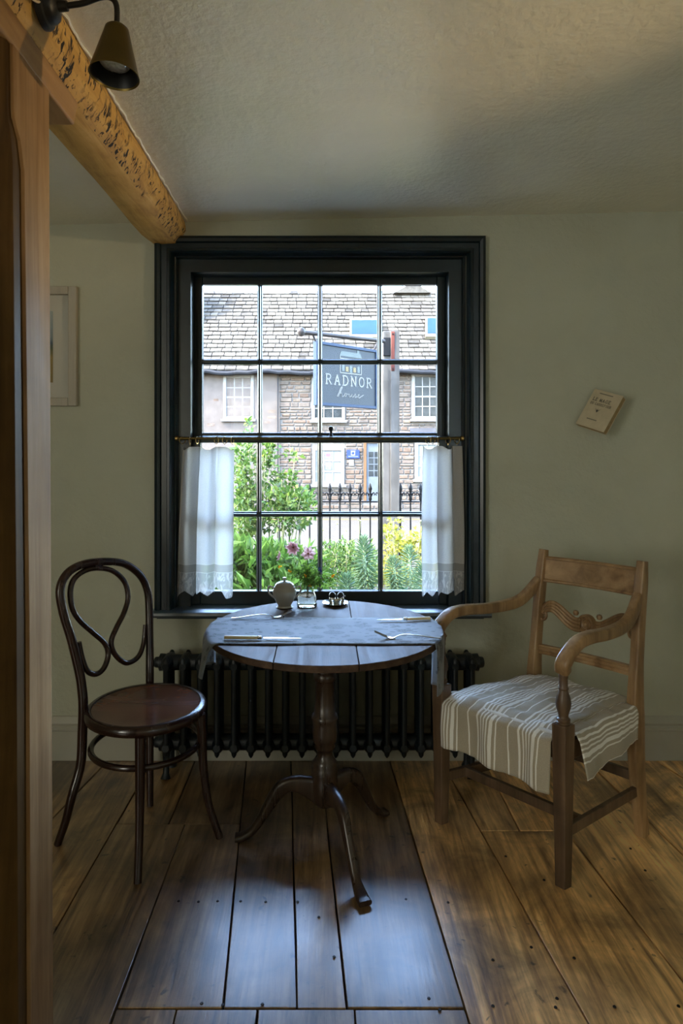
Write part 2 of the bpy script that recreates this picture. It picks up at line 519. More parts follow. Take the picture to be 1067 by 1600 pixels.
m.l(m.math('ADD', opn, 0.03), m2.inputs[0]); m.l(m1.outputs[0], m2.inputs[1]); m.l(tp.outputs[0], m2.inputs[2])
m.l(m2.outputs[0], m.out.inputs['Surface'])
M['linen'] = m.m

# printed runner: pale ground with scattered grey-blue leaves (uv in metres)
m = Mat('leaf_print_runner')
uvv = m.n('ShaderNodeUVMap').outputs[0]
mp1 = m.n('ShaderNodeMapping'); mp1.inputs['Scale'].default_value = (10, 17, 1); mp1.inputs['Rotation'].default_value = (0, 0, 0.35); m.l(uvv, mp1.inputs['Vector'])
vo = m.n('ShaderNodeTexVoronoi', Scale=1.0, Randomness=0.9); m.l(mp1.outputs[0], vo.inputs['Vector'])
mp2 = m.n('ShaderNodeMapping'); mp2.inputs['Scale'].default_value = (30, 46, 1); mp2.inputs['Rotation'].default_value = (0, 0, -0.5); m.l(uvv, mp2.inputs['Vector'])
vo2 = m.n('ShaderNodeTexVoronoi', Scale=1.0, Randomness=1.0); m.l(mp2.outputs[0], vo2.inputs['Vector'])
leaf = m.math('MAXIMUM', m.ramp(vo.outputs['Distance'], [(0.36, 1.0), (0.42, 0.0)]), m.ramp(vo2.outputs['Distance'], [(0.28, 1.0), (0.33, 0.0)]))
vein = m.ramp(m.noise(uvv, 160, 2), [(0.40, 0.35), (0.55, 1.0)])
c = m.mix(m.math('MULTIPLY', leaf, vein), (0.150, 0.170, 0.195), (0.022, 0.032, 0.050))
m.col(c); m.set(Roughness=0.75, Sheen_Weight=0.2); m.bump(m.noise(uvv, 600, 2), 0.15, 0.001)
M['runner'] = m.m

# striped seat cloth, stripes run front to back (uv.x = metres across)
m = Mat('striped_linen')
uvn = m.n('ShaderNodeUVMap'); sxy = m.n('ShaderNodeSeparateXYZ'); m.l(uvn.outputs[0], sxy.inputs[0])
u = m.math('ADD', sxy.outputs[0], m.math('MULTIPLY', m.noise(uvn.outputs[0], 9, 2), 0.004))
f1 = m.math('FRACT', m.math('MULTIPLY', u, 1/0.155))
tot = None
for a, b in ((0.04, 0.075), (0.12, 0.155), (0.20, 0.235), (0.28, 0.36), (0.42, 0.45), (0.70, 0.73), (0.93, 0.98)):
    s_ = stepn(m, f1, a, b); tot = s_ if tot is None else m.math('ADD', tot, s_)
c = m.mix(tot, (0.36, 0.315, 0.235), (0.78, 0.76, 0.70))
c = m.mix(0.25, c, m.ramp(m.noise(uvn.outputs[0], 300, 2), [(0.3, (0.2, 0.2, 0.2)), (0.7, (0.9, 0.9, 0.9))]), 'OVERLAY')
m.col(c); m.set(Roughness=0.8, Sheen_Weight=0.2); m.bump(m.noise(uvn.outputs[0], 500, 2), 0.15, 0.001)
M['stripe'] = m.m
M['pad'] = plain('white_seat_pad', (0.62, 0.60, 0.55), 0.8)

def leafmat(name, a, b, c, trans=0.35, rough=0.45):
    m = Mat(name)
    g = m.n('ShaderNodeNewGeometry')
    col = m.ramp(g.outputs['Random Per Island'], [(0.0, a), (0.5, b), (1.0, c)])
    m.col(col); m.set(Roughness=rough); m.b.inputs['Specular IOR Level'].default_value = 0.1
    tl = m.n('ShaderNodeBsdfTranslucent'); m.l(m.mix(1.0, col, (1.25, 1.3, 0.7), 'MULTIPLY'), tl.inputs[0])
    mx = m.n('ShaderNodeMixShader'); mx.inputs[0].default_value = trans
    m.l(m.b.outputs[0], mx.inputs[1]); m.l(tl.outputs[0], mx.inputs[2]); m.l(mx.outputs[0], m.out.inputs['Surface'])
    return m.m
M['leaf_rose'] = leafmat('rose_leaves', (0.0140, 0.0360, 0.0085), (0.0360, 0.0660, 0.0165), (0.0770, 0.1045, 0.0275))
M['leaf_bright'] = leafmat('bright_leaves', (0.020, 0.045, 0.009), (0.038, 0.075, 0.016), (0.075, 0.115, 0.030))
M['leaf_fine'] = leafmat('fine_leaves', (0.0195, 0.0440, 0.0110), (0.0385, 0.0715, 0.0195), (0.0770, 0.0990, 0.0305))
M['leaf_spurge'] = leafmat('blue_green_leaves', (0.0275, 0.0605, 0.0360), (0.0470, 0.0825, 0.0495), (0.0745, 0.1100, 0.0690), 0.2)
M['leaf_yellow'] = leafmat('yellow_leaves', (0.0880, 0.0990, 0.0140), (0.1430, 0.1375, 0.0220), (0.1705, 0.1515, 0.0440))
M['leaf_dark'] = leafmat('dark_bunch_leaves', (0.04, 0.09, 0.03), (0.12, 0.22, 0.06), (0.26, 0.38, 0.10))
M['leaf_bunch'] = leafmat('bunch_leaves', (0.06, 0.13, 0.03), (0.14, 0.26, 0.06), (0.30, 0.42, 0.10))
M['twig'] = plain('green_brown_stems', (0.12, 0.12, 0.05), 0.7)
M['spurge_stem'] = plain('spurge_stems', (0.16, 0.22, 0.11), 0.6)
M['petal'] = leafmat('pink_petals', (0.46, 0.25, 0.50), (0.58, 0.35, 0.60), (0.68, 0.47, 0.68), 0.4)
M['pollen'] = plain('dark_orange_centre', (0.25, 0.09, 0.03), 0.7)
M['orange'] = leafmat('orange_petals', (0.75, 0.25, 0.02), (0.80, 0.34, 0.03), (0.85, 0.45, 0.04), 0.3)
M['blue_flower'] = leafmat('deep_blue_petals', (0.02, 0.02, 0.12), (0.03, 0.03, 0.18), (0.04, 0.05, 0.22), 0.2)

# ================================================================== THE ROOM
WY = 2.76                       # inner face of the window wall
XL, XR, YB = -2.80, 2.36, -3.2
def ceil_z(x): return 2.351 + 0.022 * x

# ---- floor boards
floor = tag(thing('floor', (0, 0, 0), 'wide worn oak floorboards with dark joints', None, kind='structure'))
mb = MB().box(XL, XR, YB, WY+0.02, -0.12, -0.022)
part('subfloor', mb, M['void'], floor)
def fl(a, b):
    p, q = floor_pt(*a), floor_pt(*b)
    k = (q.x - p.x) / (q.y - p.y)
    return lambda Y: p.x + k * (Y - p.y)
def cx_(x): return lambda Y: x
La = fl((160,1197),(92,1268)); Lb = fl((202,1252),(85,1455)); Lc = fl((288,1290),(172,1600)); Lc2 = cx_(-0.555)
Ld = fl((373,1315),(348,1575)); Le = fl((456,1250),(464,1575)); Lf = fl((509,1267),(533,1490)); LC = fl((611,1195),(734,1600))
LD = fl((714,1232),(921,1600)); LD2 = cx_(0.695); LE = fl((811,1205),(1067,1532)); LF = fl((924,1195),(1067,1335)); LG = fl((1021,1185),(1067,1215))
YE = WY + 0.01; YN = 1.36; Y1 = 2.279; Y2 = 1.525
boards = [(cx_(XL), cx_(-2.52), YN, YE), (cx_(-2.52), cx_(-2.24), YN, YE), (cx_(-2.24), cx_(-1.98), YN, YE), (cx_(-1.98), cx_(-1.71), YN, YE),
          (cx_(-1.71), cx_(-1.44), YN, YE), (cx_(-1.44), cx_(-1.20), YN, YE), (cx_(-1.20), La, YN, YE), (La, Lb, YN, YE),
          (Lb, Lc2, Y1, YE), (Lc2, Ld, Y1, YE), (Lb, Lc, YN, Y1), (Lc, Ld, Y2, Y1),
          (Ld, Le, Y2, YE), (Le, Lf, Y2, YE), (Lf, LC, Y2, YE), (LC, LD, YN, YE),
          (LD, LD2, 2.24, YE), (LD2, LE, 2.24, YE), (LD, LE, YN, 2.24), (LE, LF, YN, YE), (LF, LG, YN, YE), (LG, cx_(1.80), YN, YE),
          (cx_(1.80), cx_(2.08), YN, YE), (cx_(2.08), cx_(XR), YN, YE),
          (Lc, cx_(-0.352), YN, Y2), (cx_(-0.352), cx_(-0.157), YN, Y2), (cx_(-0.157), cx_(0.076), YN, Y2), (cx_(0.076), LC, YN, Y2)]
x = XL
while x < XR - 0.05:
    w = RND.uniform(0.2, 0.3); x1 = x + w if x + w < XR - 0.15 else XR
    boards.append((cx_(x), cx_(x1), YB, YN)); x = x1
GOLD_LIT = (LC, LD, LD2, LE, LF, LG)
for l, r, y0, y1 in boards:
    g = 0.0019; dz = RND.uniform(-0.0025, 0.0)
    mb = MB(); n = 6; ring = []
    ys = [lerp(y0 + g, y1 - g, i/n) for i in range(n+1)]
    wob = [RND.uniform(-0.0012, 0.0012) for _ in range(2*n+2)]
    poly = [(l(y) + g + wob[i], y, -0.02) for i, y in enumerate(ys)] + [(r(y) - g + wob[n+1+i], y, -0.02) for i, y in reversed(list(enumerate(ys)))]
    mb.prism(poly, (0, 0, 0.02 + dz))
    part('plank', mb, M['floor_gold_lit'] if l in GOLD_LIT else M['floor'], floor, origin=((l(y0)+r(y0))/2, (y0+y1)/2, 0), bevel=0.002, seg=1)
# iron nails that show in the boards
nail = MB().lathe([(0, 0.0012), (0.0035, 0.001), (0.0045, -0.001)], n=8).mesh('nail')
nail.materials.append(M['nail'])
for px, py in ((830,1480),(700,1410),(850,1375),(770,1500),(870,1560),(960,1573),(1060,1572),(897,1497),(770,1572),(868,1574),(560,1408),(634,1405),
               (376,1408),(415,1409),(340,1408),(279,1408),(310,1409),(315,1568),(348,1570),(410,1569),(465,1409),(498,1433),(522,1495),(670,1560),(687,1578),(1008,1360),(985,1326),(790,1338)):
    p = floor_pt(px, py); inst('nail', nail, (p.x, p.y, 0.0005), floor)

# ---- ceiling
mb = MB().hexa([(XL-0.3,YB-0.3,ceil_z(XL-0.3)),(XR+0.3,YB-0.3,ceil_z(XR+0.3)),(XR+0.3,WY+0.34,ceil_z(XR+0.3)),(XL-0.3,WY+0.34,ceil_z(XL-0.3)),
                (XL-0.3,YB-0.3,2.75),(XR+0.3,YB-0.3,2.75),(XR+0.3,WY+0.34,2.75),(XL-0.3,WY+0.34,2.75)])
tag(part('ceiling', mb, M['ceiling']), 'uneven off-white plaster ceiling', kind='structure')

# ---- walls
OX0, OX1, OZ0, OZ1 = -0.655, 0.6245, 0.63, 2.20
mb = MB()
for x0, x1, z0, z1 in ((XL-0.3, OX0, -0.6, 2.6), (OX1, XR+0.3, -0.6, 2.6), (OX0, OX1, -0.6, OZ0), (OX0, OX1, OZ1, 2.6)):
    mb.box(x0, x1, WY, WY+0.30, z0, z1)
tag(part('wall_window', mb, M['wall'], flip=False), 'greige plaster wall around the sash window', kind='structure')
def pierced(axis, fixed0, fixed1, e0, e1, holes, z0=0.72, z1=2.12):
    """wall slab between two faces, pierced by window openings (spans along the wall)"""
    mb = MB(); es = [e0]
    for a, b in holes: es += [a, b]
    es.append(e1)
    def bx(a, b, c, d):
        if axis == 'X': mb.box(a, b, fixed0, fixed1, c, d)
        else: mb.box(fixed0, fixed1, a, b, c, d)
    for i in range(0, len(es), 2): bx(es[i], es[i+1], -0.6, 2.6)
    for a, b in holes: bx(a, b, -0.6, z0); bx(a, b, z1, 2.6)
    return mb
HR = [(-2.93, -1.37)]; HB = [(1.69, 2.27)]
tag(part('wall_rear', pierced('X', YB-0.28, YB, XL, XR, HB), M['wall'], flip=False), 'greige plaster wall behind the camera', kind='structure')
tag(part('wall_left', pierced('Y', XL-0.28, XL, YB-0.28, WY, HR), M['wall'], flip=False), 'greige plaster wall on the left', kind='structure')
tag(part('wall_right', MB().box(XR, XR+0.28, YB-0.28, WY, -0.6, 2.6), M['wall']), 'greige plaster wall on the right', kind='structure')
def added_window(k, axis, a, b, f, lab):  # unseen windows added around the fill lights
    w = thing('window_%d' % k, (f, (a+b)/2, 0.72) if axis == 'Y' else ((a+b)/2, f, 0.72), lab, None, kind='structure')
    sg_ = 1 if f > 0 else -1
    fr = MB(); pn = MB()
    def bx(m_, s0, s1, z0, z1, d0, d1):
        d0, d1 = sorted((f+sg_*d0, f+sg_*d1))
        if axis == 'Y': m_.box(d0, d1, s0, s1, z0, z1)
        else: m_.box(s0, s1, d0, d1, z0, z1)
    c = (a+b)/2
    for s0, s1, z0, z1 in ((a, a+0.06, 0.72, 2.12), (b-0.06, b, 0.72, 2.12), (a, b, 0.72, 0.79), (a, b, 2.05, 2.12), (a, b, 1.40, 1.44), (c-0.012, c+0.012, 0.72, 2.12)):
        bx(fr, s0, s1, z0, z1, 0.10, 0.14)
    part('window_frame', fr, M['frame'], w, flip=False)
    bx(pn, a+0.05, b-0.05, 0.78, 2.06, 0.118, 0.122)
    part('pane', pn, M['pane'], w)
added_window(2, 'Y', -2.93, -1.37, XL, 'dark painted window added in the left wall for fill light')
added_window(3, 'X', 1.69, 2.27, YB, 'narrow dark painted rear window added for fill light')
tag(part('rear_sun_block', MB().box(-12, 6, -7.4, -7.0, -1.2, 6.5), M['wall']), 'tall unseen wall added to keep sun off the rear window', kind='structure')  # added out of view to block sun from the rear window
tag(part('side_sun_block', MB().box(-5.4, -5.0, -7.0, 2.6, -1.2, 6.5), M['wall']), 'tall unseen wall added to keep sun off the left window', kind='structure')  # likewise added, blocks sun from the left window

# ---- skirting boards: plain board, step and rounded top
def skirting(name, a, b, nrm):
    a = Vector(a); b = Vector(b); nrm = Vector(nrm)
    prof = [(0,0),(0.018,0),(0.018,0.128),(0.022,0.132),(0.022,0.142),(0.014,0.150),(0.017,0.160),(0.010,0.176),(0.004,0.186),(0,0.188)]
    poly = [a + nrm*d + Vector((0,0,z)) for d, z in prof]
    mb = MB().prism(poly, b-a)
    return tag(part(name, mb, M['skirting'], angle=25), 'greige painted skirting board', kind='structure')
skirting('baseboard_window', (XL, WY, 0), (XR, WY, 0), (0,-1,0))
skirting('baseboard_right', (XR, WY-0.022, 0), (XR, YB, 0), (-1,0,0))
skirting('baseboard_left', (XL, YB, 0), (XL, WY-0.022, 0), (1,0,0))

# ---- the sash window
win = thing('window_1', (0, WY, 0.62), 'dark teal sixteen-pane sash window', None, kind='structure')
def frame_ring(mb, x0, x1, z0, z1, t, y0, y1, tb=None, bottom=True):
    tb = t if tb is None else tb
    mb.box(x0, x0+t, y0, y1, z0, z1); mb.box(x1-t, x1, y0, y1, z0, z1)
    mb.box(x0+t, x1-t, y0, y1, z1-t, z1)
    if bottom: mb.box(x0+t, x1-t, y0, y1, z0, z0+tb)
# architrave: mitred moulded section
def architrave(name, x0, x1, z0, z1, prof):
    """prof: (distance inward from the outer edge, Y)"""
    mb = MB(); n = len(prof)
    rings = []
    for X, Z, dx, dz in ((x0, z0, 1, 0), (x0, z1, 1, -1), (x1, z1, -1, -1), (x1, z0, -1, 0)):
        rings.append([(X + dx*d, y, Z + dz*d) for d, y in prof])
    vs = [p for r in rings for p in r]
    fs = []
    for i in range(3):
        for k in range(n): fs.append((i*n+k, i*n+(k+1) % n, (i+1)*n+(k+1) % n, (i+1)*n+k))
    fs.append(tuple(range(n))); fs.append(tuple(3*n+k for k in range(n)))
    mb.add(vs, fs)
    return part(name, mb, M['frame'], win, angle=25)
architrave('architrave', -0.727, 0.6995, 0.655, 2.268,
           [(0,2.765),(0,2.728),(0.012,2.722),(0.024,2.728),(0.028,2.738),(0.050,2.738),(0.054,2.730),(0.064,2.728),(0.070,2.736),(0.076,2.765)])
BX0, BX1, BZ1 = -0.588, 0.555, 2.134
architrave('box_lining', OX0+0.001, OX1-0.001, 0.655, OZ1-0.001,
           [(0,2.90),(0,2.775),(0.004,2.770),(0.010,2.775),(0.012,2.800),(0.060,2.800),(0.062,2.790),(0.070,2.790),(0.0725,2.90)])
part('sill_board', MB().prism([(-0.745,2.695,0.630),(-0.745,2.688,0.640),(-0.745,2.692,0.651),(-0.745,2.70,0.655),(-0.745,2.90,0.655),(-0.745,2.90,0.630)], (1.462,0,0)), M['sill'], win, bevel=0.002)
part('sill_apron', MB().box(-0.72, 0.695, 2.738, 2.759, 0.615, 0.630), M['frame'], win, bevel=0.002)
part('outer_sill', MB().box(OX0-0.05, OX1+0.05, 2.90, 3.12, 0.58, 0.64), M['frame'], win, bevel=0.004)
GX = [-0.547, -0.300, -0.278, -0.0255, -0.0035, 0.2466, 0.2686, 0.515]
def bar_section(mb, a, b, along):
    """ovolo glazing bar between a and b"""
    w, d = 0.011, 0.017
    prof = [(-w, d), (-w, 0.002), (-0.006, -0.004), (-0.004, -d), (0.004, -d), (0.006, -0.004), (w, 0.002), (w, d)]
    a = Vector(a); b = Vector(b)
    if along == 'Z': poly = [a + Vector((x, y, 0)) for x, y in prof]
    else: poly = [a + Vector((0, y, x)) for x, y in prof]
    mb.prism(poly, b - a)
def sash(name, y, ztop, zbot, zg_top, zmid0, zmid1, zg_bot):
    mb = MB()
    d = 0.02
    mb.box(BX0+0.002, GX[0], y-d, y+d, zbot, ztop); mb.box(GX[-1], BX1-0.002, y-d, y+d, zbot, ztop)
    mb.box(GX[0], GX[-1], y-d, y+d, zg_top, ztop); mb.box(GX[0], GX[-1], y-d, y+d, zbot, zg_bot)
    s = part(name, mb, M['frame'], win, bevel=0.005, seg=2, flip=False)
    for i in (1, 3, 5):
        b = MB(); xc = (GX[i] + GX[i+1]) / 2
        bar_section(b, (xc, y, zg_bot), (xc, y, zg_top), 'Z'); part('glazing_bar', b, M['frame'], s)
    for i in (0, 2, 4, 6):
        b = MB(); zc = (zmid0 + zmid1) / 2
        bar_section(b, (GX[i]-0.003, y, zc), (GX[i+1]+0.003, y, zc), 'X'); part('glazing_bar', b, M['frame'], s)
        for z0, z1 in ((zg_bot, zmid0), (zmid1, zg_top)):
            part('pane', MB().box(GX[i]-0.004, GX[i+1]+0.004, y+0.006, y+0.009, z0-0.004, z1+0.004), M['pane'], s)
    return s
up = sash('upper_sash', 2.885, BZ1-0.004, 1.395, 2.095, 1.757, 1.739, 1.424)
lo = sash('lower_sash', 2.843, 1.408, 0.6555, 1.378, 1.068, 1.046, 0.716)
mb = MB().lathe([(0.012,0),(0.010,0.006),(0.005,0.010),(0.005,0.020),(0.010,0.028),(0.011,0.036),(0.007,0.043),(0,0.045)], (0.035, 2.85, 1.408), 14)
part('sash_fastener', mb, M['black_metal'], win)

# ---- old ceiling beam, oak plate and post
rb = random.Random(3)
def beam_section(y, i, n):
    t = i / n
    xr = -0.592 - 0.004*sin(t*9); xl = -0.765 - 0.035*(1-t); zb = 2.222 + 0.006*sin(t*14+1)
    tp = ceil_z(-0.68) + 0.01
    ch = 0.045 + 0.012*sin(t*6)
    if i == n: zb += 0.012; xl += 0.012; xr -= 0.008
    j = lambda s: rb.uniform(-s, s)
    return [(xl, y, tp), (xl-0.004+j(.003), y, lerp(zb, tp, 0.5)), (xl+0.004+j(.003), y, zb+0.022), (xl+0.022+j(.003), y, zb+j(.002)),
            (lerp(xl, xr-ch, 0.5), y, zb-0.002+j(.002)), (xr-ch+j(.003), y, zb+0.002), (xr-0.012+j(.003), y, zb+0.034+j(.003)), (xr+j(.003), y, zb+0.06),
            (xr+0.002+j(.003), y, lerp(zb, tp, 0.72)), (xr-0.004, y, tp)]
mb = MB(); n = 44; k = 10; vs = []
for i in range(n+1):
    y = lerp(YB-0.1, WY-0.0 if i == n else WY-0.02, i/n) if i < n else WY-0.001
    vs += beam_section(y, i, n)
fs = [(i*k+q, i*k+(q+1) % k, (i+1)*k+(q+1) % k, (i+1)*k+q) for i in range(n) for q in range(k)]
fs += [tuple(range(k)), tuple(n*k+q for q in range(k))]
mb.add(vs, fs)
o = part('ceiling_beam', mb, M['beam'], angle=60); tag(o, 'worm-eaten yellow oak ceiling beam running to the window', 'beam', kind='structure')
# ragged plaster line where the beam meets the ceiling
mb = MB(); pth = []; y = YB
while y < WY - 0.01:
    pth.append((-0.590 + rb.uniform(-0.003, 0.003), y, ceil_z(-0.59) - 0.001 + rb.uniform(-0.002, 0.0))); y += 0.02
mb.tube(pth, 0.0032, 6)
tag(part('trim_1', mb, M['ceiling']), 'ragged plaster edge along the old beam', kind='structure')
# plate
mb = MB().hexa([(-0.80,YB,2.168),(-0.632,YB,2.168),(-0.632,1.612,2.168),(-0.80,1.612,2.168),(-0.80,YB,2.226),(-0.622,YB,2.226),(-0.622,1.612,2.226),(-0.80,1.612,2.226)])
tag(part('oak_plate', mb, M['oak_h'], bevel=0.006), 'smooth new oak plate under the old beam above the post', 'timber', kind='structure')
# post: brown body with a stopped chamfer, and a paler oak board facing its right side; leans very slightly
post = thing('oak_post', (-0.72, 1.36, 0), 'square oak post with a stopped chamfer at the left edge', 'post', kind='structure')
def loft(rings):
    mb = MB(); k = len(rings[0])
    fs = [(i*k+q, i*k+(q+1) % k, (i+1)*k+(q+1) % k, (i+1)*k+q) for i in range(len(rings)-1) for q in range(k)]
    fs += [tuple(range(k)), tuple((len(rings)-1)*k+q for q in range(k))]
    return mb.add([p for r in rings for p in r], fs)
zs = [(0.0, 0.060), (1.0, 0.062), (1.93, 0.052), (1.985, 0.040), (2.02, 0.020), (2.035, 0.018), (2.168, 0.016)]
def body_ring(z, c):
    dx = 0.010*(1 - z/2.17); xr, xl, y0, y1 = -0.637+dx, -0.85+dx, 1.262, 1.457
    return [(xl, y0, z), (xr-c*0.5, y0, z), (xr, y0+c*0.7, z), (xr, y1, z), (xl, y1, z)]
def face_ring(z, c):
    dx = 0.010*(1 - z/2.17); x0, x1 = -0.637+dx, -0.630+dx
    return [(x0, 1.264+c*1.25, z), (x1, 1.266+c*1.30, z), (x1, 1.457, z), (x0, 1.457, z)]
part('post_body', loft([body_ring(z, c) for z, c in zs]), M['oak_brown'], post, angle=20, bevel=0.002)
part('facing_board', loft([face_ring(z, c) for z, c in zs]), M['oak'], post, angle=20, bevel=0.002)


# ================================================================== FURNITURE
# ---- radiator
RX0, RX1, RYF, RYB = -0.645, 0.61, 2.585, 2.715
rad = thing('radiator', (0, 2.65, 0), 'black cast-iron column radiator under the window', 'radiator')
ns = 19; pitch = (RX1 - RX0) / (ns - 1)
def rad_section():
    mb = MB(); cyl = [RYF+0.014, RYF+0.048, RYF+0.082, RYB-0.014]
    for y in cyl:
        mb.tube([(0,y,0.135),(0,y,0.45)], 0.0125, 10)
    for zc, top in ((0.458, True), (0.125, False)):
        pts = []
        for i in range(9):
            t = i/8; y = lerp(RYF+0.002, RYB-0.002, t)
            pts.append((0, y, zc + (0.004 if top else -0.004)*sin(t*pi)))
        mb.tube(pts, [0.014,0.023,0.026,0.027,0.028,0.027,0.026,0.023,0.014], 12, flat=1.15)
        mb.tube([(-pitch/2, RYF+0.065, zc), (pitch/2, RYF+0.065, zc)], 0.033, 12)
    for y in (RYF+0.012, RYB-0.012):
        mb.lathe([(0.0125,0.0),(0.010,-0.018),(0.004,-0.028),(0,-0.029)], (0, y, 0.112), 10)
        mb.lathe([(0.0125,0.0),(0.011,0.014),(0.006,0.022),(0,0.024)], (0, y, 0.470), 10)
    return mb.mesh('radiator_section')
sec = rad_section(); sec.materials.append(M['iron'])
for i in range(ns): inst('section', sec, (RX0 + i*pitch, 0, 0), rad)
for xx in (RX0, RX1):
    for y in (RYF+0.02, RYB-0.02):
        mb = MB().tube([(xx,y,0.12),(xx,y,0.06),(xx,y+ (0.004 if y>2.65 else -0.006),0.02),(xx,y+(0.008 if y>2.65 else -0.012),0.0)], [0.017,0.013,0.013,0.021], 10)
        part('foot', mb, M['iron'], rad)
for sgn, xx in ((-1, RX0), (1, RX1)):
    for zc in (0.458, 0.125):
        Mx = Matrix.Rotation(radians(90*sgn), 3, 'Y')
        mb = MB().lathe([(0.034,0.0),(0.036,0.018),(0.036,0.024),(0.024,0.028),(0.022,0.044),(0.018,0.048),(0,0.048)], (xx+sgn*0.012, RYF+0.065, zc), 12, Mx)
        part('end_plug', mb, M['iron'], rad)
mb = MB().tube(crom([(RX0-0.055,2.65,0.125),(RX0-0.085,2.65,0.125),(RX0-0.09,2.65,0.09),(RX0-0.09,2.65,0.001)], 5), 0.011, 10)
vl = part('valve_pipe', mb, M['iron'], rad)
mb = MB().lathe([(0.012,0),(0.018,0.008),(0.019,0.034),(0.014,0.042),(0,0.043)], (RX0-0.09, 2.65, 0.135), 12)
part('valve_knob', mb, M['black_metal'], vl)

# ---- pedestal table
TC = Vector((0.005, 2.20, 0)); TR = 0.40; TZ = 0.73
tab = thing('round_table', TC, 'round dark oak pedestal table with a tripod base under the window', 'table')
cuts = [-TR, -0.150, 0.098, TR]
for a, b in zip(cuts[:-1], cuts[1:]):
    g = 0.0008; xs = [lerp(a+(g if a > -TR else 0), b-(g if b < TR else 0), i/14) for i in range(15)]
    f = lambda x: sqrt(max(TR*TR - x*x, 0))
    poly = [(TC.x+x, TC.y-f(x), TZ-0.022) for x in xs] + [(TC.x+x, TC.y+f(x), TZ-0.022) for x in reversed(xs)]
    q = []
    for p in poly:
        if not q or (Vector(p)-Vector(q[-1])).length > 1e-4: q.append(p)
    if (Vector(q[0])-Vector(q[-1])).length < 1e-4: q.pop()
    part('top_board', MB().prism(q, (0,0,0.022)), M['table'], tab, bevel=0.003, origin=(TC.x+(a+b)/2, TC.y, TZ))
part('top_block', MB().box(TC.x-0.09, TC.x+0.09, TC.y-0.09, TC.y+0.09, TZ-0.055, TZ-0.022).box(TC.x-0.26, TC.x+0.26, TC.y-0.025, TC.y+0.025, TZ-0.045, TZ-0.022), M['pedestal'], tab, flip=False, bevel=0.003)
colp = [(0.0,0.675),(0.034,0.675),(0.034,0.60),(0.030,0.585),(0.034,0.575),(0.040,0.568),(0.040,0.552),(0.035,0.545),(0.032,0.54),(0.034,0.47),(0.038,0.43),
        (0.044,0.425),(0.046,0.415),(0.042,0.405),(0.041,0.395),(0.043,0.365),(0.040,0.335),(0.034,0.325),(0.036,0.315),(0.031,0.308),(0.027,0.300),(0.028,0.285),
        (0.036,0.272),(0.043,0.262),(0.041,0.252),(0.045,0.245),(0.046,0.225),(0.043,0.21),(0.045,0.200),(0.044,0.13),(0.03,0.115),(0,0.113)]
part('column', MB().lathe(colp, (TC.x, TC.y, 0), 28), M['pedestal'], tab, angle=50)
for fx, fy in ((-0.289,2.20),(0.118,1.895),(0.222,2.352)):
    d = Vector((fx-TC.x, fy-TC.y-0.02, 0)); R = d.length; d.normalize()
    pr = [(0.025,0.165),(0.08,0.185),(0.125,0.190),(0.165,0.170),(0.20,0.122),(0.232,0.072),(0.265,0.032),(0.30,0.014),(0.325,0.012)]
    pth = crom([TC + d*(r*R/0.31) + Vector((0,0,z)) for r, z in pr], 4)
    part('leg', MB().sweep(pth, [0.036,0.036,0.034,0.032,0.030,0.028,0.030,0.040,0.042], [0.085,0.062,0.048,0.050,0.040,0.032,0.026,0.022,0.016], rnd=0.8), M['pedestal'], tab, angle=60)

# ---- table runner
def runner_fn(u, v):
    Y = lerp(1.992, 2.306, v) + 0.003*sin(u*17)
    hx = sqrt(TR*TR - (Y-TC.y)**2) + 0.004
    dl = lerp(0.115, 0.16, v); dr = lerp(0.17, 0.235, v)
    Ltot = dl + 2*hx + dr; s = u*Ltot
    z0 = TZ + 0.0035
    if s < dl:
        h = dl - s; e = min(h/0.03, 1)
        x = TC.x - hx - 0.012*e - 0.012*sin(v*9+1)*h/dl - 0.02*h/dl*(1-v); z = z0 - h + 0.008*(1-e)*0
        Y += 0.02*h/dl*(0.5-v)
    elif s > dl + 2*hx:
        h = s - dl - 2*hx; e = min(h/0.03, 1)
        x = TC.x + hx + 0.006*e + 0.006*sin(v*8+2)*h/dr - 0.008*v*h/dr; z = z0 - h
        Y += 0.03*h/dr*(0.5-v)
    else:
        x = TC.x - hx + (s - dl); z = z0 + 0.0022*noise.noise(Vector((x*9, Y*14, 3)))
        ed = min(s-dl, dl+2*hx-s); z -= 0.004*max(0, 1-ed/0.02)**2
    return (x, Y, z)
mb = MB().grid(runner_fn, 110, 26, lambda u, v: (u*1.15, v*0.31))
o = part('table_runner', mb, M['runner'], origin=(TC.x, 2.15, TZ), solid=0.002, flip=False, angle=80)
tag(o, 'pale leaf-print cloth runner draped across the round table', 'table runner')

# ---- bentwood chair
SC = Vector((-0.62, 2.225, 0)); SZ = 0.455
bc = thing('bentwood_chair', SC, 'dark bentwood cafe chair with a round reddish seat', 'chair')
fdir = Vector((0.84, -0.54, 0)).normalized(); sdir = Vector((0.54, 0.84, 0)).normalized()
pA = Vector((-0.830, 2.170, SZ)); pB = Vector((-0.674, 2.44, SZ))
e = (pB - pA).normalized(); nb = Vector((e.y, -e.x, 0)).normalized()      # faces the seat
nbt = (nb + Vector((0,0,0.13))).normalized()                               # the back leans away from the seat
def bk(px, py): return ray_plane(px, py, pA, nbt)
hoop = [(130,1100),(128,1075),(124,1050),(112,1000),(99,957),(94,921),(105,896),(129,882),(163,877.5),(194,881),(218,898),(230,922),(233,953),(233.5,987),(234,1022),(234,1062)]
up_pts = [bk(*q) for q in hoop]
legL = [ray_plane(x, y, (-0.842, 2.168, 0), nb) for x, y in ((129,1140),(126,1194),(112,1245))]
footL = floor_pt(90, 1319); footR = floor_pt(234.5, 1259)
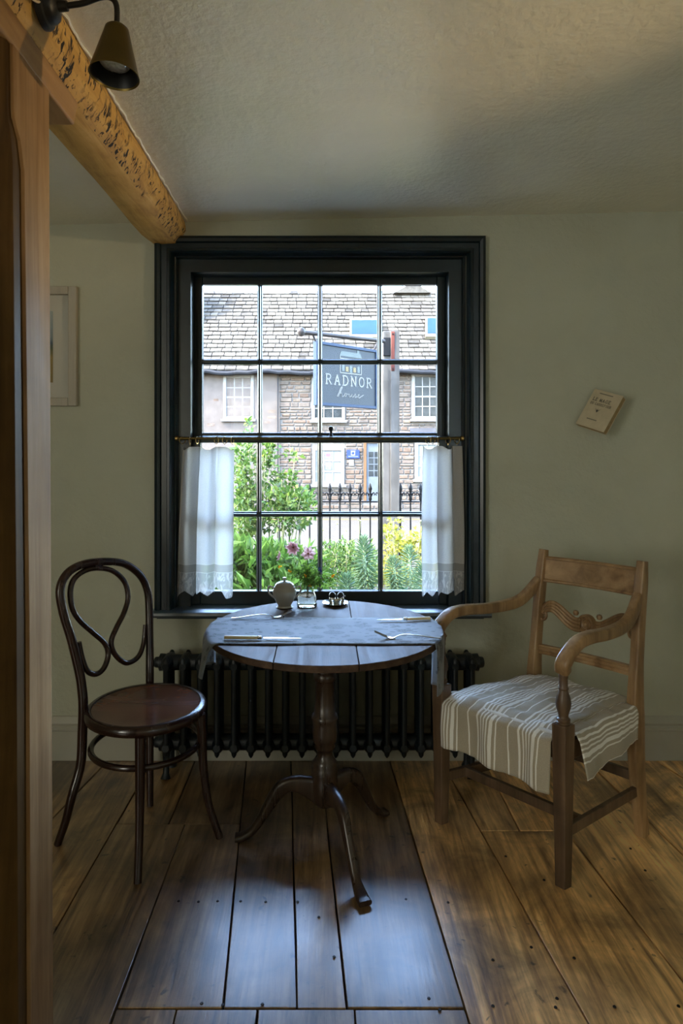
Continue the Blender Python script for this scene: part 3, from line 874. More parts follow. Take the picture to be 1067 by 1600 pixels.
path = [footL, lerp(footL, legL[2], 0.5)+Vector((0.004,0,0)), legL[2], legL[1], legL[0]] + up_pts + [lerp(up_pts[-1], footR, 0.35), lerp(up_pts[-1], footR, 0.7), footR]
cp = crom(path, 6)
part('back_hoop', MB().tube(cp, [0.013,0.014,0.0155,0.0165,0.0165,0.0165,0.016,0.016,0.0155,0.015,0.0145,0.0145,0.0145,0.0145,0.0145,0.015,0.0155,0.0155,0.016,0.0155,0.014,0.0125], 12), M['bentwood'], bc)
loop = [(123.6,1003),(129,1029),(137,1049),(151,1053),(163,1042.5),(169,1022),(163,1004.6),(146,989),(125,970),(113,950),(110,922),(118.4,901.5),(142.5,888.5),(173.4,891),(194,908.4),(200,932.5),(194,956.5),(182,980.6),(174,1001),(177,1018.4),(189,1032),(201,1035.6),(216,1026),(224,1006),(227,976)]
part('back_loop', MB().tube(crom([bk(*q) for q in loop], 6), [0.008]+[0.0098]*10+[0.008], 10), M['bentwood'], bc)
def ring(c, r, z, tr, n=40, flat=1.0):
    return MB().tube([(c.x+r*cos(2*pi*i/n), c.y+r*sin(2*pi*i/n), z) for i in range(n)], tr, 10, closed=True, up=(0,0,1), flat=flat)
SR = 0.205
part('seat_ring', MB().lathe([(SR-0.045,SZ-0.036),(SR-0.010,SZ-0.036),(SR,SZ-0.030),(SR+0.003,SZ-0.018),(SR,SZ-0.006),(SR-0.008,SZ),(SR-0.018,SZ),(SR-0.022,SZ-0.006),(SR-0.030,SZ-0.020),(SR-0.045,SZ-0.036)], SC, 48, cap=False), M['bentwood'], bc, angle=50, flip=True)
part('seat_panel', MB().lathe([(0,SZ-0.012),(0.02,SZ-0.01195),(0.05,SZ-0.0117),(0.08,SZ-0.0111),(0.11,SZ-0.0101),(0.135,SZ-0.0088),(0.16,SZ-0.0068),(0.175,SZ-0.0050),(SR-0.021,SZ-0.0035),(SR-0.021,SZ-0.012),(0,SZ-0.018)], SC, 48), M['seat_ply'], bc, angle=50)
part('leg_ring', ring(SC + fdir*0.0, 0.185, 0.318, 0.0105), M['bentwood'], bc)
def pxl(pts, A, B): return [vplane(x, y, A, B) for x, y in pts]
f1 = floor_pt(215, 1380); f2 = floor_pt(343.5, 1309)
t1 = Vector((-0.586, 2.03, SZ-0.03)); t2 = Vector((-0.428, 2.208, SZ-0.03))
for ft, tp, k in ((f1, t1, 0), (f2, t2, 1)):
    out = (ft - tp); out.z = 0
    pts = [tp, tp + out*0.10 + Vector((0,0,-0.10)), tp + out*0.16 + Vector((0,0,-0.19)), tp + out*0.42 + Vector((0,0,-0.31)), ft + Vector((0,0,0.0))]
    part('leg', MB().tube(crom(pts, 6), [0.0175,0.016,0.015,0.0135,0.0125], 12), M['bentwood'], bc)
part('rear_leg_brace', MB().tube([up_pts[-1]+Vector((0,0,-0.03)), up_pts[-1]+fdir*0.05+Vector((0,0,-0.035))], 0.012, 8), M['bentwood'], bc)

# ---- armchair
A_, B_, C_, D_ = Vector((0.427,2.287,0)), Vector((0.739,1.951,0)), Vector((1.116,2.218,0)), Vector((0.863,2.484,0))
ac = thing('armchair', (A_+B_+C_+D_)/4, 'worn wooden open armchair with a striped linen seat on the right', 'armchair')
def G(u, v, z): return lerp(lerp(A_, B_, u), lerp(D_, C_, u), v) + Vector((0,0,z))
wdir = (B_ - A_).normalized(); ddir = (lerp(D_, C_, .5) - lerp(A_, B_, .5)).normalized()
ROTM = Matrix((( wdir.x, ddir.x, 0), (wdir.y, ddir.y, 0), (0,0,1)))
def tleg(a, b, w0, w1):
    """square tapered leg a (top) to b (foot)"""
    mb = MB(); pts = []
    for p, w in ((b, w1), (a, w0)):
        for i, j in ((-1,-1),(1,-1),(1,1),(-1,1)): pts.append(Vector(p) + wdir*(i*w/2) + ddir*(j*w/2))
    return mb.hexa(pts)
for u in (0, 1):
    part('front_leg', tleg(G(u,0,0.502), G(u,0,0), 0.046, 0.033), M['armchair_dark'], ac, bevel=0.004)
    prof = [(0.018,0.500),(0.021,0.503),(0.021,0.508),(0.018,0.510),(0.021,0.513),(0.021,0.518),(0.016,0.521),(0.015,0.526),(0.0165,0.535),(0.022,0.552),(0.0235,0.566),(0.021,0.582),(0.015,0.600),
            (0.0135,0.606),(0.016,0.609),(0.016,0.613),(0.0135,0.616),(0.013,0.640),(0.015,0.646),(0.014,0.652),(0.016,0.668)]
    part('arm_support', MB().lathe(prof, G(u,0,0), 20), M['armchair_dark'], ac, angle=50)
# back posts: sabre legs, upright above the seat, leaning back
for u in (0, 1):
    pts = [G(u,1.00,0.0), G(u,0.955,0.12), G(u,0.92,0.26), G(u,0.905,0.40), G(u,0.905,0.50), G(u,0.925,0.62), G(u,0.955,0.76), G(u,0.985,0.88), G(u,1.005,0.955)]
    part('back_post', MB().sweep(crom(pts, 5), [0.034,0.036,0.038,0.040,0.036,0.033,0.033,0.036,0.030], [0.040,0.044,0.050,0.056,0.050,0.038,0.038,0.036,0.026], up=ddir, rnd=0.35), M['armchair'], ac, angle=50)
def bu(u, z):
    """point on the back plane"""
    v = 0.905 + (z-0.5)*0.215 if z > 0.5 else 0.905
    return G(u, v, z)
# crest rail with two reeded edges, slightly hollow
def crest(u, v):
    z = lerp(0.832, 0.932, v); p = bu(lerp(0.03, 0.97, u), z)
    return p + ddir*(0.012*sin(u*pi))
mb = MB(); n = 14; vs = []
sec = [(0.832,-0.008),(0.832,0.012),(0.930,0.012),(0.932,-0.008),(0.928,-0.013),(0.922,-0.013),(0.919,-0.008),(0.845,-0.008),(0.842,-0.013),(0.836,-0.013)]
for i in range(n+1):
    for z, d in sec: vs.append(bu(lerp(0.03,0.97,i/n), z) + ddir*(d + 0.014*sin(i/n*pi)))
k = len(sec)
fs = [(i*k+q, i*k+(q+1) % k, (i+1)*k+(q+1) % k, (i+1)*k+q) for i in range(n) for q in range(k)] + [tuple(range(k)), tuple(n*k+q for q in range(k))]
part('crest_rail', mb.add(vs, fs), M['armchair_h'], ac, angle=35)
for zc, hh, dd, nm in ((0.575, 0.034, 0.018, 'lower_rail'),):
    mb = MB(); vs = []; sec = [(-.5,-.5),(-.5,.5),(.5,.5),(.5,-.5),(.36,-.62),(.2,-.4),(.0,-.62),(-.2,-.4),(-.36,-.62)]; k = len(sec); n = 8
    for i in range(n+1):
        for a, b in sec: vs.append(bu(lerp(0.03,0.97,i/n), zc + a*hh) + ddir*(b*dd + 0.010*sin(i/n*pi)))
    fs = [(i*k+q, i*k+(q+1) % k, (i+1)*k+(q+1) % k, (i+1)*k+q) for i in range(n) for q in range(k)] + [tuple(range(k)), tuple(n*k+q for q in range(k))]
    part(nm, mb.add(vs, fs), M['armchair_h'], ac, angle=25)
# carved middle rail: two reeded scrolls sweeping down to a central rosette
carv = thing('carved_rail', G(0.5,0.95,0.72), None, None, parent=ac)
cw = 0.5
def carve_pt(u, z): return bu(u, z) + ddir*(0.012*sin(u*pi) - 0.004)
for sgn in (-1, 1):
    for r in range(4):
        o_ = (r-1.5)*0.011
        pts = []
        for t, z, sp in ((0.05,0.722,0.7),(0.09,0.738,0.9),(0.15,0.742,1.0),(0.22,0.728,1.2),(0.30,0.706,1.3),(0.37,0.692,1.2),(0.44,0.692,1.2)):
            pts.append(carve_pt(0.5 + sgn*(0.5-t), z + o_*sp))
        part('reed', MB().tube(crom(pts, 4), 0.0072, 8), M['armchair'], carv)
    c = carve_pt(0.5 + sgn*0.445, 0.704)
    pts = [carve_pt(0.5 + sgn*(0.445 + 0.034*cos(a)*0.9), 0.704 + 0.017*sin(a)) for a in [i*2*pi/14 for i in range(14)]]
    part('scroll', MB().tube(pts, 0.0062, 8, closed=True), M['armchair'], carv)
    for dz in (0.034,):
        c = carve_pt(0.5 + sgn*0.118, 0.700 + dz)
        part('bead', MB().lathe([(0,-0.011),(0.008,-0.008),(0.011,0),(0.008,0.008),(0,0.011)], c, 12), M['armchair'], carv)
rosM = Matrix.Identity(3)
nv = -ddir; rq = nv.to_track_quat('Z', 'Y').to_matrix()
cc = carve_pt(0.5, 0.700)
part('rosette', MB().lathe([(0,-0.010),(0.036,-0.010),(0.037,0.006),(0.034,0.013),(0.030,0.013),(0.027,0.006),(0.020,0.002),(0.018,0.006),(0.014,0.010),(0.010,0.007),(0.008,0.012),(0.005,0.015),(0,0.015)], cc, 28, rq), M['armchair'], carv, angle=50)
# arms
def armpath(u, pix, A, B):
    return [vplane(x, y, A, B) for x, y in pix]
rp = armpath(1, [(993,938),(980,966),(962,980),(938,988.5),(912,994),(893,1005),(880,1020),(875,1038)], B_, C_)
def cloned(p, u):
    """same height and depth along the other side of the seat"""
    e = C_ - B_; t = (Vector((p.x, p.y, 0)) - B_).dot(e) / e.length_squared
    return G(u, t, p.z)
arm_top = G(1, 0.955, 0.815)
for u in (0, 1):
    pts = [cloned(p, u) for p in rp]
    pts[0] = G(u, 0.95, 0.835); pts[-1] = G(u, -0.005, 0.664); pts[-2] = G(u, -0.02, 0.695)
    side = wdir*(-1 if u == 0 else 1)
    n = len(pts)
    pts = [p + side*(0.018*sin(i/(n-1)*pi)) for i, p in enumerate(pts)]
    pth = crom(pts, 5)
    mb = MB()
    # keep the section square to the side of the chair
    mb.sweep(pth, [0.044,0.042,0.040,0.038,0.038,0.036,0.036,0.036], [0.030,0.030,0.032,0.032,0.036,0.040,0.044,0.044], up=wdir, rnd=0.5)
    part('arm', mb, M['armchair'], ac, angle=60)
# seat rails and stretchers
def rail(u0, v0, u1, v1, z, w, h): return MB().bar(G(u0,v0,z), G(u1,v1,z), w, h)
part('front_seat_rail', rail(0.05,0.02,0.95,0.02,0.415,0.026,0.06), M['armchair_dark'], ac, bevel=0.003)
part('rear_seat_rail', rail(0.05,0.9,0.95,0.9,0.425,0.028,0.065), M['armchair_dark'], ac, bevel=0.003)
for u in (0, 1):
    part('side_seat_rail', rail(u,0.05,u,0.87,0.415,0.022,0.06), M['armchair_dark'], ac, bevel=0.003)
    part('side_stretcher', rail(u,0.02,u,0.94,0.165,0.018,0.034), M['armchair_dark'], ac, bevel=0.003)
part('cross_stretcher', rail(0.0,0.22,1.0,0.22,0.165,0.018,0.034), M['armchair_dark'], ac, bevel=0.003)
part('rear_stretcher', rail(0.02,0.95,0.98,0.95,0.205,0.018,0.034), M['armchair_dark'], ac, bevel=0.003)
# loose seat pad
def padp(u, v, z): return G(lerp(0.05,0.95,u), lerp(0.0,0.87,v), z)
pad = MB().hexa([padp(0,0,0.40),padp(1,0,0.40),padp(1,1,0.40),padp(0,1,0.40),padp(0,0,0.462),padp(1,0,0.462),padp(1,1,0.462),padp(0,1,0.462)])
part('seat_pad', pad, M['pad'], ac, bevel=0.012, seg=3)
# striped cloth thrown over the seat: top, a flap over the front rail and one over each side rail
def zc_top(u, v):
    return 0.472 + 0.012*sin(u*pi)*sin(v*pi) + 0.009*noise.noise(Vector((u*3.2, v*5+u*3, 1.7))) + 0.006*noise.noise(Vector((u*5+v*7, v*16-u*5, 4.2))) + 0.0025*noise.noise(Vector((u*22, v*14+u*9, 8.2))) + 0.010*v
WS, DS = 0.46, 0.44
def cloth_main(u, v):
    # v from -0.32 (hem of the front flap) to 0.92 (back)
    vv = lerp(-0.36, 0.90, v); uu = lerp(0.045, 0.945, u)
    if vv >= 0.02: 
        p = G(uu, vv, zc_top(uu, vv)); r = max(0, 1-(vv-0.02)/0.06); p.z -= 0.012*r*r
        ru = max(0, 1-uu/0.07, 1-(0.965-uu)/0.07); p.z -= 0.006*max(0, ru)**2
        return p
    h = (0.02 - vv)*DS; e = min(h/0.012, 1)
    out = 0.030*e + 0.010*sin(u*15+0.5)*min(h/0.1,1) + 0.008*sin(u*29+1)*min(h/0.1,1)*sin(v*3) + 0.012*(h/0.16)*max(0, u-0.6)
    p = G(uu, 0.02, zc_top(uu, 0.02) - 0.012 - h) - ddir*out
    p.z -= 0.012*u*h/0.16
    return p
mb = MB().grid(cloth_main, 64, 56, lambda u, v: (lerp(0.0, WS*0.9, u), v))
cl = part('seat_cloth', mb, M['stripe'], None, origin=G(0.5,0.45,0.47), solid=0.0022, flip=False, angle=80)
tag(cl, 'striped beige and white linen cloth laid over the armchair seat', 'cloth')
def side_cloth(u0, u1, sgn, a, b, dlen):
    """from the centre panel out over the side rail, then down"""
    def fn(u, v):
        vv = lerp(a, b, u)
        if v < 0.3:
            k = v/0.3; uu = lerp(u0, u1, k)
            p = G(uu, vv, zc_top(uu, vv) - 0.006 - 0.006*k*k)
            if abs(vv-a) < 0.02: p.z -= 0.004*k
            return p
        h = (v-0.3)/0.7; d = h*dlen*(1 + 0.16*(1-u)); e = min(d/0.02, 1)
        out = 0.008*e + 0.006*sin(u*11+1)*h + 0.022*h*(1-u)
        return G(u1, vv, zc_top(u1, vv) - 0.012 - d) + wdir*sgn*out
    return fn
mbf = MB().grid(side_cloth(0.93, 1.04, 1, 0.085, 0.85, 0.11), 36, 30, lambda u, v: (WS*0.9 + v*0.16, u))
part('side_flap', mbf, M['stripe'], cl, solid=0.0022, flip=False, angle=80)
mbf = MB().grid(side_cloth(0.06, -0.04, -1, 0.085, 0.85, 0.10), 24, 24, lambda u, v: (-v*0.155, u))
part('side_flap', mbf, M['stripe'], cl, solid=0.0022, flip=False, angle=80)

# ================================================================== CURTAINS
RODY = 2.772; RODZ = EYE - (685-CY)*RODY/F
rod = thing('curtain_rod', (0, RODY, RODZ), 'thin brass and dark cafe curtain rod across the middle of the window', 'curtain rod')
part('rod', MB().tube([(-0.634,RODY,RODZ),(0.600,RODY,RODZ)], 0.0065, 12), M['dark_brass'], rod)
for s, x in ((-1,-0.634),(1,0.600)):
    part('end_cap', MB().lathe([(0.0065,0),(0.011,0.002),(0.011,0.012),(0.006,0.016),(0,0.016)], (x,RODY,RODZ), 14, Matrix.Rotation(radians(90*s), 3, 'Y')), M['brass'], rod)
    part('rod_bracket', MB().tube([(x-s*0.01,RODY,RODZ),(x-s*0.01,RODY+0.026,RODZ)], 0.004, 8), M['brass'], rod)
def ringmesh():
    mb = MB(); n = 20
    mb.tube([(0, 0.0145*sin(2*pi*i/n), 0.0145*cos(2*pi*i/n)-0.0065) for i in range(n)], 0.0017, 6, closed=True)
    mb.tube([(0,0,-0.0205),(0,0.0,-0.027)], 0.0015, 6)
    me = mb.mesh('curtain_ring'); me.materials.append(M['brass']); return me
ringme = ringmesh()
def curtain(label, xt0, xt1, xb0, xb1, zt, zh, points, folds, ph, rings, amp, dip):
    """points: hem outline as (u, drop) with drop 1 at the lowest tips"""
    org = ((xt0+xt1)/2, RODY, zt); H = zt - zh
    def hem(u):
        for (a, da), (b, db) in zip(points[:-1], points[1:]):
            if a <= u <= b:
                k = (u-a)/(b-a) if b > a else 0
                return zh + 0.055*(1 - lerp(da, db, k))
        return zh
    def zz(u, v):
        z = lerp(hem(u), zt, v)
        if v > 0.84:
            k = (v-0.84)/0.16; z -= dip*k*k*max(0, sin(u*pi*(len(rings)-1)))**2*0.5
        return z
    def fn(u, v):
        x = lerp(lerp(xb0, xb1, u), lerp(xt0, xt1, u), v)
        a = amp*(0.45 + 0.55*(1-abs(v-0.4)))
        t = u*folds*2*pi + ph + 0.35*sin(v*2.2)
        y = RODY + 0.004 + a*(sin(t) + 0.28*sin(2*t+0.8)) + 0.22*a*sin(u*folds*5.3*pi + 1.3*ph + v)
        x += 0.95*a*cos(t)
        y = min(max(y, RODY-0.026), RODY+0.036)
        return (min(max(x, OX0+0.004), OX1-0.004), y, zz(u, v))
    mb = MB().grid(fn, 140, 64, lambda u, v: (u*0.42, zz(u, v) - zh))
    o = part('cafe_curtain', mb, M['linen'], None, origin=org, flip=False, angle=80)
    tag(o, label, 'curtain')
    for x in rings:
        inst('curtain_ring', ringme, (x, RODY, RODZ - 0.0015), o, rot=(0,0,RND.uniform(-1.0,1.0)))
    return o
def RX(px): return (px-CX)*RODY/F
zt = EYE - (698-CY)*RODY/F
curtain('white linen cafe curtain with lace hem hanging at the left side of the window', RX(282), RX(368), RX(271.5), RX(364), zt, EYE-(935-CY)*RODY/F, [(0,.2),(.08,1),(.20,.35),(.27,.85),(.36,.2),(.43,.7),(.48,.45),(.55,.75),(.61,.5),(.67,.75),(.76,.1),(.82,.4),(.86,1),(.93,.95),(1,.5)], 3.2, 0.6,
        [RX(285), RX(297), RX(308), RX(338), RX(351), RX(363)], 0.017, 0.03)
curtain('narrow white linen cafe curtain with lace hem hanging at the right side of the window', RX(664), RX(720.5), RX(662.5), RX(724), zt+0.003, EYE-(933-CY)*RODY/F, [(0,.9),(.05,1),(.12,.6),(.18,.9),(.27,.35),(.36,.75),(.44,.95),(.5,.6),(.58,.75),(.68,.45),(.78,.95),(.9,.9),(1,.35)], 2.4, 2.2,
        [RX(669), RX(676), RX(684), RX(700), RX(714)], 0.016, 0.03)

# ================================================================== WALL THINGS
# framed picture, mostly behind the post
pf = thing('picture_frame', P(48, 540, WY), 'pale wooden picture frame with a small landscape print beside the post', 'picture')
X0, X1 = (-30-CX)*WY/F, (122.5-CX)*WY/F; Z1, Z0 = EYE-(449-CY)*WY/F, EYE-(635-CY)*WY/F
M['pale_frame'] = wood('pale_frame_wood', (0.34,0.31,0.25), (0.42,0.385,0.31), (0.48,0.44,0.36), 'Z', 0.55, 40, 0.1, 0.1)
M['mount'] = plain('white_mount', (0.50,0.485,0.42), 0.8, vary=0.03)
t = 0.036
for nm, b in (('frame_side',(X0,X0+t,Z0,Z1)),('frame_side',(X1-t,X1,Z0,Z1)),('frame_rail',(X0+t,X1-t,Z0,Z0+t)),('frame_rail',(X0+t,X1-t,Z1-t,Z1))):
    part(nm, MB().box(b[0],b[1],WY-0.026,WY-0.001,b[2],b[3]), M['pale_frame'], pf, bevel=0.004)
part('mount', MB().box(X0+t,X1-t,WY-0.008,WY-0.002,Z0+t,Z1-t), M['mount'], pf)
m = Mat('landscape_print'); v = m.coord()
sz = m.n('ShaderNodeSeparateXYZ'); m.l(v, sz.inputs[0])
zz = m.math('ADD', sz.outputs[2], m.math('MULTIPLY', m.noise(v, 12, 4), 0.08))
c = m.ramp(m.math('ADD', m.math('MULTIPLY', zz, 3.0), 0.42), [(0.0,(0.20,0.13,0.02)),(0.38,(0.24,0.17,0.03)),(0.50,(0.07,0.09,0.03)),(0.58,(0.05,0.08,0.11)),(0.66,(0.20,0.26,0.28)),(1.0,(0.34,0.38,0.36))])
m.col(c); m.set(Roughness=0.5)
part('print', MB().box((-15-CX)*WY/F,(84-CX)*WY/F,WY-0.0095,WY-0.0075,EYE-(598-CY)*WY/F,EYE-(487-CY)*WY/F), m.m, pf)

# stroke lettering, letters in a box 0..1 wide, 0..1 tall
GL = {
 'R': [[(0.12,0),(0.12,1)],[(0.12,1),(0.5,1),(0.72,0.92),(0.78,0.76),(0.72,0.6),(0.5,0.5),(0.12,0.5)],[(0.42,0.5),(0.86,0)],[(0,0),(0.26,0)],[(0,1),(0.14,1)],[(0.76,0),(0.96,0)]],
 'A': [[(0.08,0),(0.46,1)],[(0.46,1),(0.86,0)],[(0.22,0.36),(0.70,0.36)],[(0,0),(0.2,0)],[(0.72,0),(0.98,0)]],
 'D': [[(0.12,0),(0.12,1)],[(0.0,1),(0.45,1),(0.75,0.88),(0.9,0.62),(0.9,0.38),(0.75,0.12),(0.45,0),(0.0,0)]],
 'N': [[(0.12,0),(0.12,1)],[(0.10,1),(0.86,0)],[(0.86,0),(0.86,1)],[(0,0),(0.24,0)],[(0,1),(0.14,1)],[(0.74,1),(0.98,1)]],
 'O': [[(0.5,1),(0.24,0.93),(0.08,0.7),(0.06,0.5),(0.08,0.3),(0.24,0.07),(0.5,0),(0.76,0.07),(0.92,0.3),(0.94,0.5),(0.92,0.7),(0.76,0.93),(0.5,1)]],
 'L': [[(0.14,0),(0.14,1)],[(0,1),(0.28,1)],[(0,0),(0.74,0),(0.78,0.2)]],
 'E': [[(0.14,0),(0.14,1)],[(0,1),(0.74,1),(0.76,0.82)],[(0.14,0.52),(0.55,0.52)],[(0,0),(0.76,0),(0.80,0.2)]],
 'M': [[(0.1,0),(0.14,1)],[(0.14,1),(0.5,0.1)],[(0.5,0.1),(0.86,1)],[(0.86,1),(0.9,0)],[(0,0),(0.22,0)],[(0.78,0),(1.02,0)]],
 'G': [[(0.86,0.8),(0.7,0.97),(0.46,1),(0.2,0.88),(0.07,0.6),(0.07,0.4),(0.2,0.12),(0.46,0),(0.72,0.05),(0.84,0.15),(0.84,0.42)],[(0.68,0.42),(0.98,0.42)]],
 'U': [[(0.12,1),(0.12,0.3),(0.24,0.06),(0.48,0),(0.72,0.06),(0.84,0.3),(0.84,1)],[(0,1),(0.24,1)],[(0.74,1),(0.96,1)]],
 'C': [[(0.86,0.8),(0.7,0.97),(0.46,1),(0.2,0.88),(0.07,0.6),(0.07,0.4),(0.2,0.12),(0.46,0),(0.72,0.05),(0.88,0.22)]],
 'F': [[(0.14,0),(0.14,1)],[(0,1),(0.72,1),(0.74,0.8)],[(0.14,0.52),(0.55,0.52)],[(0,0),(0.28,0)]],
}
def strokes(mb, lines, fr, w, th):
    """flat ribbons; fr(x,y,d) maps sheet coordinates to the world, d lifts off the sheet"""
    for ln in lines:
        for (x0,y0),(x1,y1) in zip(ln[:-1], ln[1:]):
            dx, dy = x1-x0, y1-y0; l = sqrt(dx*dx+dy*dy)
            if l < 1e-9: continue
            nx, ny = -dy/l*w/2, dx/l*w/2; ex, ey = dx/l*w*0.3, dy/l*w*0.3
            q = [(x0-ex+nx,y0-ey+ny),(x0-ex-nx,y0-ey-ny),(x1+ex-nx,y1+ey-ny),(x1+ex+nx,y1+ey+ny)]
            mb.hexa([fr(a,b,0) for a,b in q] + [fr(a,b,th) for a,b in q])
def word(mb, text, x, y, cw, ch, gap, fr, w, th):
    for chx in text:
        if chx != ' ':
            strokes(mb, [[(x + a*cw, y + b*ch) for a, b in ln] for ln in GL[chx]], fr, w, th)
        x += cw + gap

# paperback hung askew on the wall, its left edge against the plaster, its right edge standing off
bw, bh, th_ = 0.132, 0.172, 0.031
tilt = radians(50)
ex0 = Vector((0.875, 0, -0.484)); ez = Vector((0.484, 0, 0.875))
ex = ex0*cos(tilt) + Vector((0,-1,0))*sin(tilt); en = Vector((0,-1,0))*cos(tilt) - ex0*sin(tilt)
BY = WY - 0.003 - th_*cos(tilt) - bw/2*sin(tilt)
bc0 = P(936.5, 641, BY)
org = bc0 - ex*bw/2 - ez*bh/2
bk_ = thing('hung_book', (bc0.x, WY-0.015, bc0.z), 'small old cream paperback fixed askew on the right wall', 'book')
def bp(x, y, d): return org + ex*x + ez*y + en*d
def slab(x0,x1,y0,y1,d0,d1):
    return MB().hexa([bp(x0,y0,d0),bp(x1,y0,d0),bp(x1,y1,d0),bp(x0,y1,d0),bp(x0,y0,d1),bp(x1,y0,d1),bp(x1,y1,d1),bp(x0,y1,d1)])
part('page_block', slab(0.001,bw-0.002,0.002,bh-0.002,-0.0285,-0.001), M['pages'], bk_, bevel=0.002)
part('front_cover', slab(0,bw,0,bh,-0.0005,0.001), M['cover'], bk_)
part('back_cover', slab(0,bw,0,bh,-0.030,-0.0287), M['cover'], bk_)
part('spine', slab(-0.0016,0.0004,0,bh,-0.030,0.001), M['cover'], bk_)
mb = MB(); fr = lambda x, y, d: bp(x, y, 0.001+d)
word(mb, 'LE', 0.014, 0.122, 0.0095, 0.0135, 0.0025, fr, 0.0022, 0.0003)
word(mb, 'MAGE', 0.045, 0.122, 0.0105, 0.0135, 0.0032, fr, 0.0022, 0.0003)
word(mb, 'DU', 0.012, 0.104, 0.0060, 0.0105, 0.002, fr, 0.0015, 0.0003)
word(mb, 'CARREFOUR', 0.034, 0.104, 0.0062, 0.0105, 0.0022, fr, 0.0015, 0.0003)
part('title_lettering', mb, M['print'], bk_, flip=False)
mb = MB()
mb.prism([bp(0.045,0.092,0.001),bp(0.055,0.082,0.001),bp(0.058,0.090,0.001),bp(0.061,0.082,0.001),bp(0.071,0.092,0.001),bp(0.058,0.072,0.001)], en*0.0003)
part('leaf_ornament', mb, M['print'], bk_)
for x0, n_, y in ((0.030, 12, 0.156), (0.032, 9, 0.036)):
    mb = MB()
    for i in range(n_):
        mb.hexa([bp(x0+i*0.0052+a, y+b, d) for d in (0.001,0.0013) for a, b in ((0,0),(0.0036,0),(0.0036,0.0042),(0,0.0042))])
    part('small_print', mb, M['print'], bk_, flip=False)

# ---- spot lamps: one on the beam (off), one on the right wall that warms the beam and post
Mx = Matrix.Rotation(radians(90), 3, 'Y')
def spot_lamp(base, sc, stp, armp, label, lit=0.0, Mx=Mx):
    lo_ = thing('wall_lamp', base, label, 'lamp', 'brass spot lamps')
    part('base_plate', MB().lathe([(0.046,-0.004),(0.046,0.004),(0.043,0.009),(0.036,0.011),(0.034,0.020),(0.030,0.026),(0.012,0.032),(0.010,0.050),(0,0.052)], base, 28, Mx), M['black_metal'], lo_)
    part('arm', MB().tube(crom(armp, 6), 0.006, 10), M['black_metal'], lo_)
    ax = (stp - sc).normalized(); Ml = ax.to_track_quat('Z','Y').to_matrix()
    H = (stp-sc).length
    part('shade', MB().lathe([(0.0,H),(0.020,H),(0.0245,H-0.004),(0.0265,H-0.012),(0.0515,0.001),(0.0525,-0.001),(0.0515,-0.002),(0.0500,0.001),(0.0255,H-0.014),(0,H-0.012)], sc, 36, Ml), M['dark_brass'], lo_, angle=50)
    part('shade_lining', MB().lathe([(0.0495,0.002),(0.0250,H-0.016),(0,H-0.014),(0,H-0.0145),(0.0245,H-0.0165),(0.0488,0.002),(0.0495,0.002)], sc, 36, Ml, cap=False), M['black_metal'], lo_, angle=50)
    part('bulb', MB().lathe([(0.0,0.022),(0.018,0.021),(0.030,0.024),(0.033,0.028),(0.030,0.050),(0.018,0.075),(0,0.08)], sc, 28, Ml), M['bulb'], lo_, angle=50)
    if lit:
        d = bpy.data.lights.new('lamp_light', 'SPOT'); d.energy = lit; d.color = (1.0, 0.72, 0.40)
        d.spot_size = radians(37); d.spot_blend = 1.0; d.shadow_soft_size = 0.04
        l_ = bpy.data.objects.new('lamp_light', d); COL.objects.link(l_)
        l_.parent = lo_; l_.location = (sc - ax*0.012) - Vector(base)
        l_.rotation_euler = (-ax).to_track_quat('-Z','Y').to_euler()
    return lo_
LY = 1.345
sc = P(178.5, 118, LY); stp = P(182, 41, LY) + Vector((0, 0.004, 0))
lampo = spot_lamp(Vector((-0.593, LY, 2.285)), sc, stp, [(-0.548,LY,2.285),(-0.51,LY,2.291),(-0.475,LY,2.303),(-0.452,LY,2.303), (stp.x, LY, 2.285),(stp.x, LY+0.002, stp.z-0.004)],
                  'dark brass spot lamp on a curved arm fixed to the beam')
b2 = Vector((XR, 1.00, 1.92)); s2 = Vector((2.13, 1.03, 1.86)); aim = (Vector((-0.60, 1.90, 2.22)) - s2).normalized()
spot_lamp(b2, s2, s2 - aim*0.105, [b2+Vector((-0.045,0,0)), b2+Vector((-0.07,0,0.004)), s2 - aim*0.125 + Vector((0,0,0.012)), s2 - aim*0.10],
          'lit dark brass spot lamp on the right wall aimed up at the beam', 38.0, Matrix.Rotation(radians(-90), 3, 'Y'))
# twisted flex along the beam
fx = []
for i in range(60):
    t_ = i/59; p = Vector((-0.588, lerp(0.95, 1.285, t_), 2.262 - 0.018*sin(t_*pi*0.9)))
    fx.append(p + Vector((0.0015*cos(i*1.9), 0, 0.0015*sin(i*1.9))))
fx += crom([fx[-1], Vector((-0.586,1.30,2.262)), Vector((-0.586,1.312,2.272)), Vector((-0.588,1.318,2.285))], 5)
part('flex_cable', MB().tube(fx, 0.0026, 6), M['wire'], lampo)

# ================================================================== ON THE TABLE
TT = TZ
